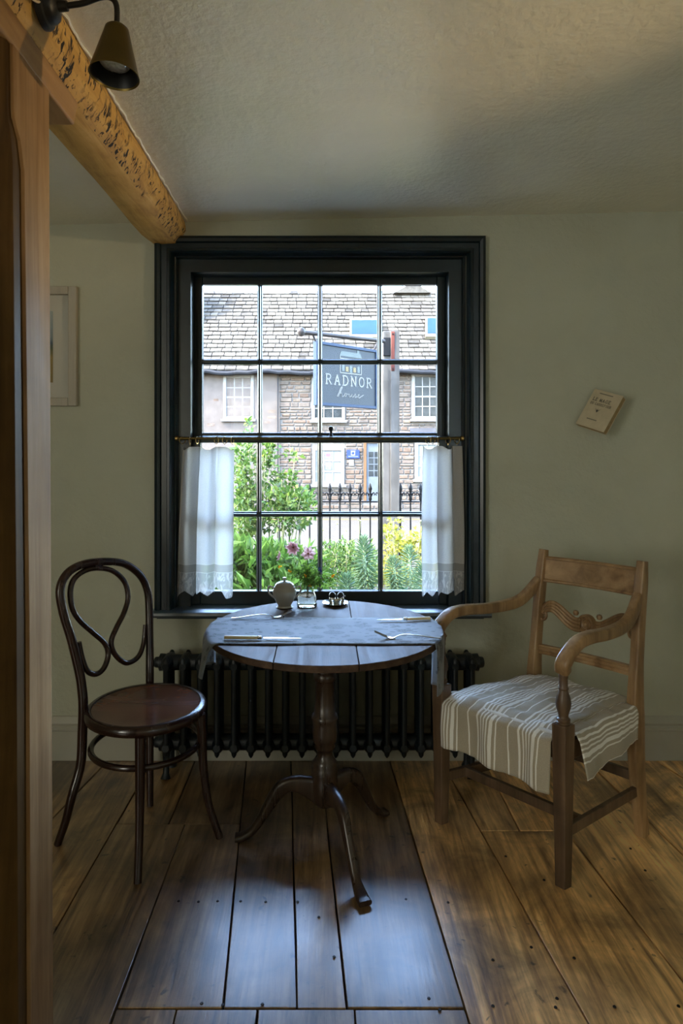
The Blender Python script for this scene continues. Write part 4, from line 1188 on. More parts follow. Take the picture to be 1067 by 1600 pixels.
# lidded sugar bowl
bx = Vector(((444.5-CX)*2.47/F, 2.47, TT))
sb = thing('sugar_bowl', bx, 'cream ceramic lidded sugar bowl with two handles on the table', 'sugar bowl')
part('body', MB().lathe([(0,0.004),(0.020,0.004),(0.026,0),(0.029,0.003),(0.026,0.008),(0.026,0.012),(0.036,0.028),(0.0455,0.052),(0.0475,0.064),(0.045,0.073),(0.043,0.075),(0.0425,0.081),(0.0395,0.084),(0.036,0.082),(0.034,0.07),(0,0.02)], bx, 36), M['ceramic'], sb, angle=50)
ld = part('lid', MB().lathe([(0.0385,0.083),(0.0385,0.087),(0.033,0.096),(0.022,0.102),(0.010,0.105),(0.006,0.106),(0.005,0.110),(0.008,0.114),(0.0075,0.118),(0,0.120)], bx, 32), M['ceramic'], sb, angle=50)
for s in (-1, 1):
    pts = [bx+Vector((s*a,0,b)) for a, b in ((0.041,0.074),(0.054,0.083),(0.062,0.080),(0.064,0.068),(0.058,0.054),(0.044,0.042),(0.040,0.038))]
    part('handle', MB().tube(crom(pts, 5), 0.0035, 8), M['ceramic'], sb)
part('saucer', MB().lathe([(0,0.0012),(0.030,0.0012),(0.034,0.003),(0.033,0.0),(0,0.0)], bx, 28), M['black_metal'], sb)
# glass jar of flowers
vx = Vector(((479.5-CX)*2.485/F, 2.485, TT))
ja = thing('glass_jar', vx, 'clear glass jar of water holding the flowers', 'vase')
part('glass', MB().lathe([(0,0.0),(0.036,0.0),(0.040,0.004),(0.0405,0.012),(0.037,0.035),(0.030,0.058),(0.0255,0.072),(0.027,0.090),(0.030,0.096),(0.0285,0.096),(0.0255,0.090),(0.024,0.072),(0.0285,0.058),(0.0355,0.035),(0.039,0.012),(0.0385,0.006),(0.035,0.003),(0,0.003)], vx, 36), M['jar'], ja, angle=50)
part('water', MB().lathe([(0,0.0034),(0.034,0.0034),(0.0380,0.0065),(0.0384,0.012),(0.0350,0.034),(0.0320,0.046),(0,0.046)], vx, 32), M['water'], ja, angle=50)
def leaf_quad(mb, base, d, n, l, w, bend=0.15):
    d = d.normalized(); s = d.cross(n)
    if s.length < 1e-4: s = d.cross(Vector((1,0,0)))
    s.normalize(); n = s.cross(d)
    mid = base + d*l*0.5 + n*l*bend*0.5; tip = base + d*l - n*l*bend*0.4
    mb.add([base, mid + s*w/2, tip, mid - s*w/2], [(0,1,2),(0,2,3)])
rf = random.Random(11)
def rvec(r): 
    while True:
        v = Vector((r.uniform(-1,1), r.uniform(-1,1), r.uniform(-1,1)))
        if 0.05 < v.length < 1: return v.normalized()
mouth = vx + Vector((0,0,0.085))
def pink_flower(px, py, Y, face, r, label, npet=8):
    c = P(px, py, Y); face = Vector(face).normalized()
    t = thing('pink_flower', c, label, 'flower', 'pink flowers in the glass jar')
    q = face.to_track_quat('Z','Y').to_matrix()
    for i in range(npet):
        a = 2*pi*i/npet + 0.2*(i % 2); lift = 0.10 + 0.18*((i*7) % 3)/2
        def fn(u, v):
            w = (0.30*r)*sin(pi*min(1, 0.18+v*0.86))*(1.15 if npet < 8 else 0.95)
            rr = 0.12*r + v*0.9*r
            x = (u-0.5)*2*w; zz = lift*r*v*v*1.2 + 0.12*r*(abs(u-0.5)*2)**2 + 0.03*r*sin(v*9)
            return c + q @ (Matrix.Rotation(a, 3, 'Z') @ Vector((rr, x, zz)))
        part('petal', MB().grid(fn, 4, 6), M['petal'], t, flip=False, angle=80)
    part('centre', MB().lathe([(0,0.10*r),(0.10*r,0.08*r),(0.15*r,0.0),(0.1*r,-0.04*r)], c, 12, q), M['pollen'], t)
    base = mouth + Vector((rf.uniform(-.008,.008), rf.uniform(-.008,.008), -0.05))
    pts = [base, mouth*0.5 + base*0.5 + Vector((0,0,0.02)), lerp(mouth, c, 0.55) + Vector((0,0,0.004)) - face*0.012, c - face*0.004]
    part('stem', MB().tube(crom(pts, 5), 0.0015, 6), M['spurge_stem'], t)
pink_flower(458, 855.5, 2.462, (-0.25,-0.9,-0.2), 0.031, 'full pink flower, highest of those in the jar', 12)
pink_flower(481.5, 865, 2.462, (0.12,-0.95,0.2), 0.031, 'open pink flower with broad petals, rightmost in the jar', 6)
pink_flower(437, 869, 2.468, (-0.85,-0.25,0.25), 0.020, 'small side-on pink flower, leftmost in the jar', 7)
def sprig(px, py, Y, spread, n, lw, mat, label, droop=0.0, flowers=()):
    c = P(px, py, Y)
    t = thing('foliage_sprig', mouth, label, 'foliage', 'leafy sprigs in the jar')
    mbs = MB(); base = mouth + Vector((rf.uniform(-.01,.01), rf.uniform(-.01,.01), -0.03))
    mbs.tube(crom([base, mouth + (c-mouth)*0.3 + Vector((0,0,0.01)), c], 6), 0.0013, 6)
    part('stem', mbs, M['spurge_stem'], t)
    mbl = MB()
    for i in range(n):
        k = rf.random(); b = lerp(mouth, c, 0.15+0.9*k) + rvec(rf)*spread*rf.random()
        d = rvec(rf) + Vector((0,0,0.3-droop))
        leaf_quad(mbl, b, d, rvec(rf), lw*rf.uniform(0.7,1.4), lw*rf.uniform(0.3,0.55))
    part('leaves', mbl, mat, t, kind='stuff', flip=False)
    for fx_, fy_, mm in flowers:
        fc = P(fx_, fy_, Y-0.012); mbp = MB()
        for i in range(6): leaf_quad(mbp, fc, rvec(rf)+Vector((0,-0.3,0.1)), Vector((0,-1,0)), 0.009, 0.007)
        part('blossom', mbp, M[mm], t, flip=False)
sprig(455, 886, 2.47, 0.030, 130, 0.016, M['leaf_dark'], 'dark feathery sprig leaning left above the sugar bowl', flowers=((438,886,'orange'),(453,892,'orange')))
sprig(481, 887, 2.48, 0.032, 170, 0.018, M['leaf_bunch'], 'bright green leaf bunch in the middle of the jar', flowers=((476.5,899.5,'orange'),(484,915,'orange')))
sprig(499, 893, 2.49, 0.022, 80, 0.018, M['leaf_dark'], 'dark leaf sprig with a blue flower at the right of the jar', flowers=((499,889,'blue_flower'),(500,892,'blue_flower')))
sprig(519, 903, 2.50, 0.026, 90, 0.021, M['leaf_bunch'], 'trailing green sprig with an orange flower arching right over the tray', 0.8, flowers=((519,900,'orange'),(520,899,'orange')))

# condiment tray
tx = Vector(((524-CX)*2.515/F, 2.515, TT))
tray = tag(part('cruet_tray', MB().lathe([(0,0.003),(0.036,0.003),(0.044,0.008),(0.051,0.012),(0.0525,0.011),(0.046,0.005),(0.037,0.0),(0,0.0)], tx, 36), M['silver'], None, origin=tx), 'small round silver tray holding the salt and pepper', 'tray')
for dx, dy, s, lb in ((-0.012,0.014,1,'silver pepper pot at the left of the round tray'),(0.021,0.012,1,'silver salt pot at the right of the round tray')):
    c = tx + Vector((dx,dy,0.0032)); t = thing('shaker', c, lb, 'shaker', 'shakers on the tray')
    part('body', MB().lathe([(0,0),(0.012,0),(0.0135,0.003),(0.0135,0.020),(0.012,0.024)], c, 20), M['silver'], t)
    part('dome_top', MB().lathe([(0.0125,0.024),(0.0135,0.026),(0.0135,0.034),(0.010,0.042),(0.004,0.0455),(0,0.046)], c, 20), M['black_metal'], t)
c = tx + Vector((0.004,-0.018,0.0032)); t = thing('mustard_pot', c, 'open silver mustard pot with a spoon on the tray', 'pot')
part('body', MB().lathe([(0,0.001),(0.014,0.0),(0.016,0.003),(0.018,0.018),(0.0195,0.020),(0.018,0.021),(0.0165,0.019),(0.0145,0.005),(0,0.004)], c, 24), M['silver'], t)
part('spoon', MB().tube(crom([c+Vector((-0.006,0,0.008)), c+Vector((0.012,0,0.022)), c+Vector((0.028,0.002,0.034)), c+Vector((0.034,0.003,0.036))], 4), [0.004,0.0016,0.0016,0.0025], 8), M['silver'], t)

# cutlery
def knife(a, b, label, tilt=0):
    a = Vector(a); b = Vector(b); d = (b-a).normalized(); s = d.cross(Vector((0,0,1))).normalized(); L_ = (b-a).length
    t = thing('table_knife', a, label, 'knife', 'bone handled knives')
    hl = L_*0.43
    part('handle', MB().sweep([a+Vector((0,0,.0065)), a+d*hl+Vector((0,0,.0065))], [0.015,0.013], [0.011,0.010], rnd=0.8), M['bone'], t, angle=60)
    part('bolster', MB().lathe([(0.005,0),(0.0065,0.002),(0.005,0.006),(0.0062,0.010),(0.0045,0.014)], a+d*hl+Vector((0,0,.0065)), 12, d.to_track_quat('Z','Y').to_matrix()), M['silver'], t)
    bl = [(0.05,0.006),(0.10,0.0085),(0.6,0.0085),(0.85,0.006),(1.0,0.0012)]
    mb = MB(); p0 = a+d*(hl+0.012); LL = L_-hl-0.012
    poly = [p0+d*LL*k - s*w for k, w in bl] + [p0+d*LL*k + s*w*0.8 for k, w in reversed(bl)]
    part('blade', mb.prism([q+Vector((0,0,0.0045)) for q in poly], (0,0,0.0016)), M['silver'], t)
def fork(a, b, label):
    a = Vector(a); b = Vector(b); d = (b-a).normalized(); s = d.cross(Vector((0,0,1))).normalized(); L_ = (b-a).length
    t = thing('table_fork', a, label, 'fork', 'silver forks')
    prof = [(0.0,0.004),(0.12,0.0045),(0.35,0.011),(0.56,0.013),(0.66,0.007),(0.70,0.003)]
    part('handle', MB().sweep(crom([a+d*L_*k+Vector((0,0,z)) for k, z in prof], 4), [0.013,0.011,0.006,0.005,0.006,0.012], [0.003]*6, rnd=0.9), M['silver'], t, angle=60)
    part('bowl', MB().sweep(crom([a+d*L_*k+Vector((0,0,z)) for k, z in ((0.68,0.0035),(0.73,0.0025),(0.78,0.0032),(0.82,0.006))], 4), [0.010,0.020,0.023,0.023], [0.0025]*4, rnd=0.9), M['silver'], t, angle=60)
    for i in range(4):
        o_ = (i-1.5)*0.0062
        pts = [a+d*L_*k + s*o_ + Vector((0,0,z)) for k, z in ((0.81,0.0055),(0.88,0.011),(0.95,0.018),(1.0,0.022))]
        part('tine', MB().tube(crom(pts, 3), [0.0016,0.0014,0.0009], 6), M['silver'], t)
def tpt(px, py):
    h = EYE - (TT+0.006); Y = F*h/(py-CY)
    return Vector(((px-CX)*Y/F, Y, TT+0.0055))
knife(tpt(351,998.5), tpt(471,1000), 'bone-handled knife at the front left of the runner')
knife(tpt(672,968.5), tpt(588,971), 'bone-handled knife at the back right of the runner')
fork(tpt(361,967), tpt(456,964), 'silver fork at the back left of the runner near the sugar bowl')
fork(tpt(689,998), tpt(585,997), 'silver fork with raised tines at the front right of the runner')

# ================================================================== OUTSIDE
GZ = -0.30; RZ = -0.58; HY = 20.0
M['soil'] = plain('garden_soil', (0.0252,0.0187,0.0130), 0.9, vary=0.35, scale=14, spec=0.06)
M['asphalt'] = plain('pale_road', (0.0270,0.0244,0.0207), 0.9, vary=0.10, scale=3, spec=0.06)
M['paving'] = plain('paving', (0.0311,0.0283,0.0248), 0.85, vary=0.12, scale=4, spec=0.06)
M['yellow_line'] = plain('road_line_paint', (0.0583,0.0374,0.0094), 0.7, vary=0.15, scale=6, spec=0.06)
M['white_paint'] = plain('white_window_paint', (0.0727,0.0727,0.0706), 0.5, vary=0.04, spec=0.06)
M['curtain_far'] = plain('net_curtain', (0.0562,0.0598,0.0598), 0.8, vary=0.08, scale=20, spec=0.06)
M['dark_room'] = plain('dark_room_glass', (0.0094,0.0108,0.0115), 0.15, vary=0.5, scale=6, spec=0.06)
M['grey_lintel'] = plain('slate_lintel', (0.0252,0.0252,0.0281), 0.7, spec=0.06)
M['door_grey'] = plain('grey_blue_door', (0.0338,0.0389,0.0446), 0.5, spec=0.06)
M['door_wood'] = plain('orange_door_frame', (0.0418,0.0238,0.0115), 0.5, spec=0.06)
M['gutter'] = plain('dark_gutter', (0.0072,0.0079,0.0095), 0.5, spec=0.06)
M['render'] = plain('lime_render', (0.0389,0.0337,0.0304), 0.9, vary=0.14, scale=5, bump=0.4, bscale=20, spec=0.06)
M['mortar'] = plain('pale_mortar', (0.0562,0.0511,0.0461), 0.9, vary=0.08, spec=0.06)
M['rail_iron'] = plain('railing_iron', (0.0029,0.0029,0.0034), 0.5, 0.2, spec=0.06)
M['weathered'] = wood('weathered_post', (0.0216,0.0202,0.0180), (0.0396,0.0374,0.0346), (0.0576,0.0547,0.0526), 'Z', 0.8, 22, 0.3, 0.35, spec=0.06)
M['sign_board'] = plain('sign_board_paint', (0.0115,0.0130,0.0151), 0.45, vary=0.12, scale=4, spec=0.06)
M['sign_edge'] = plain('sign_frame_blue', (0.0058,0.0115,0.0238), 0.4, spec=0.06)
M['sign_paint'] = plain('sign_cream_paint', (0.0846,0.0801,0.0702), 0.5, vary=0.05, spec=0.06)
M['sign_sage'] = plain('sign_sage_paint', (0.0389,0.0439,0.0403), 0.5, vary=0.08, spec=0.06)
M['sign_gold'] = plain('sign_gold_paint', (0.0706,0.0511,0.0230), 0.5, spec=0.06)
M['rust'] = plain('red_oxide_strap', (0.0353,0.0094,0.0065), 0.6, vary=0.25, scale=20, spec=0.06)
M['bracket'] = plain('grey_brown_bar', (0.0187,0.0158,0.0151), 0.45, 0.4, spec=0.06)
M['plaque'] = plain('blue_plaque', (0.0082,0.0140,0.0491), 0.4, spec=0.06)
M['skylight'] = plain('skylight_glass', (0.0036,0.0117,0.0270), 0.25, 0.0, vary=0.15, scale=2, spec=0.05)
def islandmat(name, cols, rough=0.85, bump=0.5, bs=12):
    m = Mat(name); g = m.n('ShaderNodeNewGeometry'); oi = m.n('ShaderNodeObjectInfo')
    r = m.math('FRACT', m.math('ADD', g.outputs['Random Per Island'], m.math('MULTIPLY', oi.outputs['Random'], 3.7)))
    n_ = len(cols)
    c = m.ramp(r, [(i/(n_-1), q) for i, q in enumerate(cols)])
    v = m.coord((1,1,1), 'Object')
    gp = m.n('ShaderNodeNewGeometry').outputs['Position']
    c = m.mix(0.5, c, m.ramp(m.noise(gp, bs, 4), [(0.3,(0.2,0.2,0.2)),(0.7,(0.8,0.8,0.8))]), 'OVERLAY')
    m.col(c); m.set(Roughness=rough); m.b.inputs['Specular IOR Level'].default_value = 0.06; m.bump(m.noise(gp, bs*2, 4), bump, 0.02)
    return m.m
M['tile'] = islandmat('stone_roof_tiles', [(0.0144,0.0131,0.0113),(0.0306,0.0274,0.0234),(0.0378,0.0342,0.0288),(0.0216,0.0198,0.0175),(0.0423,0.0387,0.0328),(0.0270,0.0243,0.0212)])
M['stone'] = islandmat('rubble_stone', [(0.0351,0.0243,0.0180),(0.0441,0.0315,0.0234),(0.0378,0.0315,0.0270),(0.0513,0.0396,0.0297),(0.0297,0.0261,0.0234),(0.0468,0.0360,0.0297)])

tag(part('garden_ground', MB().box(-14,14,3.06,7.35,-1.2,GZ), M['soil']), 'dark soil of the front garden', kind='structure')
tag(part('near_pavement', MB().box(-40,40,7.35,8.4,-1.2,GZ-0.12), M['paving']), 'pavement beyond the railings', kind='structure')
tag(part('road', MB().box(-40,40,8.4,18.2,-1.2,RZ), M['asphalt']), 'pale sunlit road', kind='structure')
tag(part('far_pavement', MB().box(-40,40,18.2,20.0,-1.2,RZ+0.08), M['paving']), 'pavement in front of the far houses', kind='structure')
part_y = part('road_line', MB().box(-40,40,17.75,17.9,RZ,RZ+0.004), M['yellow_line']); tag(part_y, 'yellow line along the far edge of the road', kind='structure')
tag(part('side_ground', MB().box(2.7,40,-25,3.0,-1.2,GZ), M['paving']), 'pale paved yard to the side of the house', kind='structure')
tag(part('rear_ground', MB().box(-40,2.7,-25,-3.5,-1.2,GZ), M['paving']), 'pale paved yard behind the house', kind='structure')
tag(part('left_ground', MB().box(-40,-3.1,-3.5,3.0,-1.2,GZ), M['paving']), 'pale paved yard left of the house', kind='structure')

# ---- house across the street
def HX(px): return (px-CX)*HY/F
def HZ(py): return EYE-(py-CY)*HY/F
EAVE = HZ(572); RIDGE_D = 2.93
hs = thing('stone_house', (0, HY, RZ+0.08), 'grey stone and rendered house with a stone-tiled roof across the street', 'house')
XA, XB = HX(60), HX(1000); XS = HX(437)
openings = {'W1': (349,397,586,655), 'W2': (487,539,590,657), 'W3': (643,699,584,655), 'G1': (488,538,699,757), 'G2': (648,700,690,749), 'DR': (568,607,688,783)}
# backing wall
mb = MB().box(XA, XB, HY, HY+0.4, RZ+0.08, EAVE)
wallp = part('masonry_wall', mb, M['mortar'], hs)
part('rendered_wall', MB().box(XA, XS, HY-0.05, HY-0.002, RZ+0.08, EAVE), M['render'], wallp)
rs = random.Random(5)
stones = []
z = RZ+0.10
rects = [(HX(a-1), HX(b+1), HZ(d+3), HZ(c-1)) for a,b,c,d in openings.values()]
def clip(x0, x1, z0, z1):
    segs = [(x0, x1)]
    for rx0, rx1, rz0, rz1 in rects:
        if z1 > rz0 and z0 < rz1:
            ns_ = []
            for a, b in segs:
                if b <= rx0 or a >= rx1: ns_.append((a, b))
                else:
                    if rx0-a > 0.05: ns_.append((a, rx0))
                    if b-rx1 > 0.05: ns_.append((rx1, b))
            segs = ns_
    return segs
while z < EAVE-0.05:
    h = rs.uniform(0.085, 0.17)
    if z+h > EAVE: h = EAVE-z
    x = XS - 0.1 + rs.uniform(0, 0.2)
    while x < HX(780):
        w = rs.uniform(0.16, 0.46)
        for a, b in clip(x, x+w, z, z+h): stones.append((a, b, z, z+h))
        x += w
    z += h
def stone_poly(mb, a, b, z0, z1):
    g = 0.016; j = lambda: rs.uniform(-0.012, 0.012); d = 0.035 + rs.uniform(-0.012, 0.018)
    q = [(a+g+j(), z0+g+j()*0.5), (b-g+j(), z0+g+j()*0.5), (b-g+j(), z1-g+j()*0.5), (a+g+j(), z1-g+j()*0.5)]
    ins = 0.014; cx0 = (a+b)/2; cz0 = (z0+z1)/2
    f = [(x + (ins if x < cx0 else -ins), zz + (ins if zz < cz0 else -ins)) for x, zz in q]
    mb.add([(x, HY+0.01, zz) for x, zz in q] + [(x, HY-d*0.6, zz) for x, zz in q] + [(x, HY-d, zz) for x, zz in f],
           [(0,1,5,4),(1,2,6,5),(2,3,7,6),(3,0,4,7),(4,5,9,8),(5,6,10,9),(6,7,11,10),(7,4,8,11),(8,9,10,11)])
def seen(s): return HX(437) < s[0] and s[1] < HX(690) and s[2] > HZ(790)
stones.sort(key=lambda s: -(s[1]-s[0])*(s[3]-s[2]) if seen(s) else 0)
for s_ in stones[:300]:
    mb = MB(); stone_poly(mb, *s_)
    part('stone', mb, M['stone'], wallp, origin=((s_[0]+s_[1])/2, HY, (s_[2]+s_[3])/2), flip=False, angle=20)
mb = MB()
for s_ in stones[300:]: stone_poly(mb, *s_)
part('small_stones', mb, M['stone'], wallp, kind='stuff', flip=False, angle=20)
# a few stones showing through the render
for px, py, w, h in ((330,664,12,5),(350,683,30,3),(425,652,14,4),(425,643,12,5),(418,660,10,4),(338,625,8,4)):
    a, b, z1, z0 = HX(px-w/2), HX(px+w/2), HZ(py-h/2), HZ(py+h/2)
    part('exposed_stone', MB().box(a,b,HY-0.056,HY-0.04,z0,z1), M['stone'], wallp, bevel=0.008, seg=1)

# roof
roof = part('roof', MB().hexa([(XA,HY-0.30,EAVE-0.25),(XB,HY-0.30,EAVE-0.25),(XB,HY+RIDGE_D,EAVE+RIDGE_D-0.08),(XA,HY+RIDGE_D,EAVE+RIDGE_D-0.08),
                               (XA,HY-0.32,EAVE-0.19),(XB,HY-0.32,EAVE-0.19),(XB,HY+RIDGE_D,EAVE+RIDGE_D-0.02),(XA,HY+RIDGE_D,EAVE+RIDGE_D-0.02)]), M['gutter'], hs)
sl = Vector((0, 1, 1)).normalized(); nr = Vector((0,-1,1)).normalized()
tiles = []; r0 = Vector((0, HY-0.34, EAVE-0.19)); rows = 20; rowd = (RIDGE_D+0.34)*sqrt(2)/rows
for r in range(rows):
    x = XA + rs.uniform(0, 0.3)
    while x < XB-0.2:
        w = rs.uniform(0.22, 0.42); tiles.append((x, w, r)); x += w
def sk(px0, px1, py0, py1): return (px0, px1, py0, py1)
def tile_mesh(kind):
    mb = MB(); t = 0.040; L_ = rowd*1.25; r2 = random.Random(kind)
    j = lambda: r2.uniform(-0.012, 0.012)
    lo_ = [Vector((-0.5+0.01, j(), 0)), Vector((0.5-0.01, j(), 0))]
    def q(x, s_, h): return Vector((x, 0, 0)) + sl*s_ + nr*h
    vs = [q(-0.468, j(), 0.03), q(0.468, j(), 0.03+r2.uniform(-.006,.006)), q(0.468, L_, 0.0), q(-0.468, L_, 0.0),
          q(-0.468, 0.004+j(), 0.03+t), q(0.468, 0.004+j(), 0.03+t+r2.uniform(-.008,.008)), q(0.468, L_, 0.012), q(-0.468, L_, 0.012)]
    mb.hexa(vs); me = mb.mesh('roof_tile', angle=20); me.materials.append(M['tile']); return me, vs
kinds = [tile_mesh(k) for k in range(8)]
def tpos(t): return Vector((t[0]+t[1]/2, r0.y, r0.z)) + sl*(t[2]*rowd)
def vis(t): 
    p = tpos(t); px = CX + p.x/p.y*F; py = CY-(p.z-EYE)/p.y*F
    return 310 < px < 692
tiles.sort(key=lambda t: -t[1]*(1 - 0.004*t[2]) if vis(t) else 0)
for t in tiles[:300]:
    inst('roof_tile', rs.choice(kinds)[0], tpos(t), roof, scale=(t[1],1,1))
mb = MB()
for t in tiles[300:]:
    vs = rs.choice(kinds)[1]; p = tpos(t)
    mb.hexa([Vector((v.x*t[1]+p.x, v.y+p.y, v.z+p.z)) for v in vs])
part('small_roof_tiles', mb, M['tile'], roof, kind='stuff', flip=False, angle=20)
# ridge tiles
rz = EAVE+RIDGE_D
x = XA
mbr = MB()
n = 9; w = 0.46
pr = [(0.17*cos(a), 0.15*sin(a)) for a in [pi*i/8 for i in range(9)]]
mbr.prism([(0, b, c) for b, c in pr], (w-0.015,0,0)); mbr.prism([(w-0.06, b*1.12, c*1.12) for b, c in pr], (0.05,0,0))
rme = mbr.mesh('ridge_tile', angle=40); rme.materials.append(M['tile'])
while x < XB-0.3:
    dz = 0.09*(x-HX(520))/4 if x > HX(520) else 0.03*sin(x)
    inst('ridge_tile', rme, (x, HY+RIDGE_D, rz-0.03+dz), roof); x += w
gx = (642-CX)*(HY+RIDGE_D)/F
part('gablet', MB().prism([(gx-0.65,HY+RIDGE_D-0.4,rz+0.02),(gx+0.65,HY+RIDGE_D-0.4,rz+0.02),(gx+0.05,HY+RIDGE_D-0.4,rz+0.42)], (0,0.8,0)), M['tile'], roof)
# gutter with sag
pts = [(lerp(XA,XB,i/60), HY-0.36, EAVE-0.235+0.03*sin(i*0.9)+0.02*sin(i*2.3)) for i in range(61)]
part('gutter', MB().tube(pts, 0.07, 8), M['gutter'], hs)
part('downpipe', MB().tube([(HX(434.5),HY-0.12,EAVE-0.2),(HX(434.5),HY-0.12,RZ+0.1)], 0.02, 8), M['gutter'], hs)

def far_window(name, a, b, c, d, rowsn, colsn, curtain_rows=0, sill=True, fw=6):
    x0, x1, z1, z0 = HX(a), HX(b), HZ(c), HZ(d)
    f_ = fw*HY/F; mb = MB(); frame_ring(mb, x0, x1, z0, z1, f_*0.85, HY-0.075, HY+0.02, tb=f_*0.7)
    w = part(name, mb, M['white_paint'], hs, bevel=0.01, seg=1, flip=False)
    ix0, ix1, iz0, iz1 = x0+f_*0.85, x1-f_*0.85, z0+f_*0.7, z1-f_*0.85
    bw_ = 0.028; cwid = (ix1-ix0)/colsn; chh = (iz1-iz0)/rowsn
    for i in range(1, colsn): part('glazing_bar', MB().box(ix0+cwid*i-bw_/2, ix0+cwid*i+bw_/2, HY-0.052, HY-0.02, iz0, iz1), M['white_paint'], w)
    for j in range(1, rowsn):
        bb = bw_*(1.7 if j == rowsn//2 else 1)
        part('glazing_bar', MB().box(ix0, ix1, HY-0.055, HY-0.02, iz0+chh*j-bb/2, iz0+chh*j+bb/2), M['white_paint'], w)
    for i in range(colsn):
        for j in range(rowsn):
            part('pane', MB().box(ix0+cwid*i, ix0+cwid*(i+1), HY-0.034, HY-0.028, iz0+chh*j, iz0+chh*(j+1)), M['curtain_far'] if j < curtain_rows else M['dark_room'], w)
    if sill: part('sill', MB().box(x0-0.06, x1+0.06, HY-0.16, HY, z0-0.08, z0), M['white_paint'], w, bevel=0.01, seg=1)
    return w
far_window('window', *openings['W1'], 4, 3, 2)
far_window('window', *openings['W2'], 4, 3, 0)
far_window('window', *openings['W3'], 4, 4, 0)
g1 = far_window('window', *openings['G1'], 3, 3, 3)
far_window('window', *openings['G2'], 3, 3, 3)
M['poster_pink'] = plain('poster_pink', (0.0655,0.0281,0.0338), 0.6, spec=0.06); M['poster_green'] = plain('poster_green', (0.0418,0.0583,0.0482), 0.6, spec=0.06)
M['paper'] = plain('white_paper', (0.0706,0.0706,0.0727), 0.6, spec=0.06)
for a,b,c,d,mm in ((508,518,706,716,'paper'),(509,516,708.5,713,'poster_pink'),(508,518,722,734,'paper'),(508,518,728,734,'poster_green')):
    off = 0.042 if mm == 'paper' else 0.046
    part('poster', MB().box(HX(a),HX(b),HY-off,HY-0.034,HZ(d),HZ(c)), M[mm], g1)
part('lintel', MB().box(HX(640),HX(705),HY-0.07,HY,HZ(675.5),HZ(669)), M['grey_lintel'], hs)
# door
a,b,c,d = openings['DR']
dr = part('door', MB().box(HX(a+4.5),HX(b-3),HY-0.03,HY,HZ(d),HZ(c+3)), M['door_grey'], hs)
mb = MB(); frame_ring(mb, HX(a),HX(b),HZ(d),HZ(c),4.2*HY/F,HY-0.08,HY+0.02,bottom=False)
part('door_frame', mb, M['door_wood'], hs, flip=False)
for i in range(3):
    for j in range(4):
        x0 = HX(576+i*9); z1_ = HZ(706+j*10)
        part('door_pane', MB().box(x0,x0+7.4*HY/F,HY-0.036,HY-0.030,z1_-8.4*HY/F,z1_), M['dark_room'], dr)
# wall plaque and notice
pl = part('plaque', MB().box(HX(541.5),HX(561.5),HY-0.085,HY-0.04,HZ(716.5),HZ(703)), M['plaque'], hs, bevel=0.01, seg=1)
part('plaque_emblem', MB().box(HX(548),HX(554.5),HY-0.090,HY-0.085,HZ(711.5),HZ(704.2)), M['paper'], pl)
part('plaque_emblem_mark', MB().lathe([(0,0.006),(0.04,0.004),(0.045,0)], (HX(551.2),HY-0.090,HZ(707.8)), 10, Matrix.Rotation(radians(90),3,'X')), M['plaque'], pl)
mb = MB()
for i in range(9): mb.box(HX(544+i*1.75),HX(545.2+i*1.75),HY-0.088,HY-0.085,HZ(713.8),HZ(712.6))
part('plaque_lettering', mb, M['paper'], pl, flip=False)
part('notice', MB().box(HX(545),HX(552.5),HY-0.06,HY-0.04,HZ(727.5),HZ(718)), M['paper'], hs)
# skylights in the roof
def roof_pt(px, py, lift=0.0):
    return ray_plane(px, py, (0,HY-0.34,EAVE-0.15), nr) + nr*lift
M['sky_frame'] = plain('cream_skylight_frame', (0.0634,0.0562,0.0389), 0.6, spec=0.06)
for (a,b,c,d) in ((546,594,503,532),(664,700,500,531)):
    q = [roof_pt(a,d), roof_pt(b,d), roof_pt(b,c), roof_pt(a,c)]
    f_ = part('skylight', MB().hexa([p+nr*0.02 for p in q]+[p+nr*0.14 for p in q]), M['sky_frame'], hs)
    q = [roof_pt(a+3,d-4), roof_pt(b-3,d-4), roof_pt(b-3,c+3), roof_pt(a+3,c+3)]
    part('pane', MB().hexa([p+nr*0.13 for p in q]+[p+nr*0.155 for p in q]), M['skylight'], f_)
# chimney stack on the ridge to the left (its shadow falls on the tiles)
chx = HX(262)
ch = part('chimney', MB().box(chx-0.55,chx+0.55,HY+1.3,HY+2.2,EAVE+1.0,rz+0.75), M['stone'], hs, bevel=0.03, seg=1)
for dx in (-0.28,0.28): part('chimney_pot', MB().lathe([(0.14,0),(0.12,0.1),(0.11,0.4),(0.14,0.45),(0.10,0.46)], (chx+dx,HY+1.75,rz+0.75), 14), M['door_wood'], ch)

# ---- sign on its post
POY = 7.0
sp = thing('sign_post', (0.74, POY, GZ), 'tall weathered grey timber post with a red strap in the front garden', 'post')
x0, x1 = (598-CX)*POY/F, (623-CX)*POY/F; ztop = EYE-(517-CY)*POY/F
part('timber', MB().box(x0,x1,POY,POY+0.17,GZ-0.2,ztop), M['weathered'], sp, bevel=0.012)
part('cover_board', MB().box(x0+0.085,x1+0.004,POY-0.03,POY,GZ+0.6,ztop-0.004), M['weathered'], sp, bevel=0.004)
part('backing_plate', MB().box(x0+0.005,x0+0.082,POY-0.025,POY,EYE-(556-CY)*POY/F,EYE-(528-CY)*POY/F), M['rail_iron'], sp, bevel=0.003)
st = part('red_strap', MB().box(x0+0.088,x0+0.128,POY-0.042,POY-0.03,EYE-(580-CY)*POY/F,ztop-0.012), M['rust'], sp, bevel=0.006)
for py in (523,577): part('bolt', MB().lathe([(0,0.008),(0.009,0.006),(0.010,0)], (x0+0.108,POY-0.042,EYE-(py-CY)*POY/F), 10, Matrix.Rotation(radians(90),3,'X')), M['rail_iron'], st)
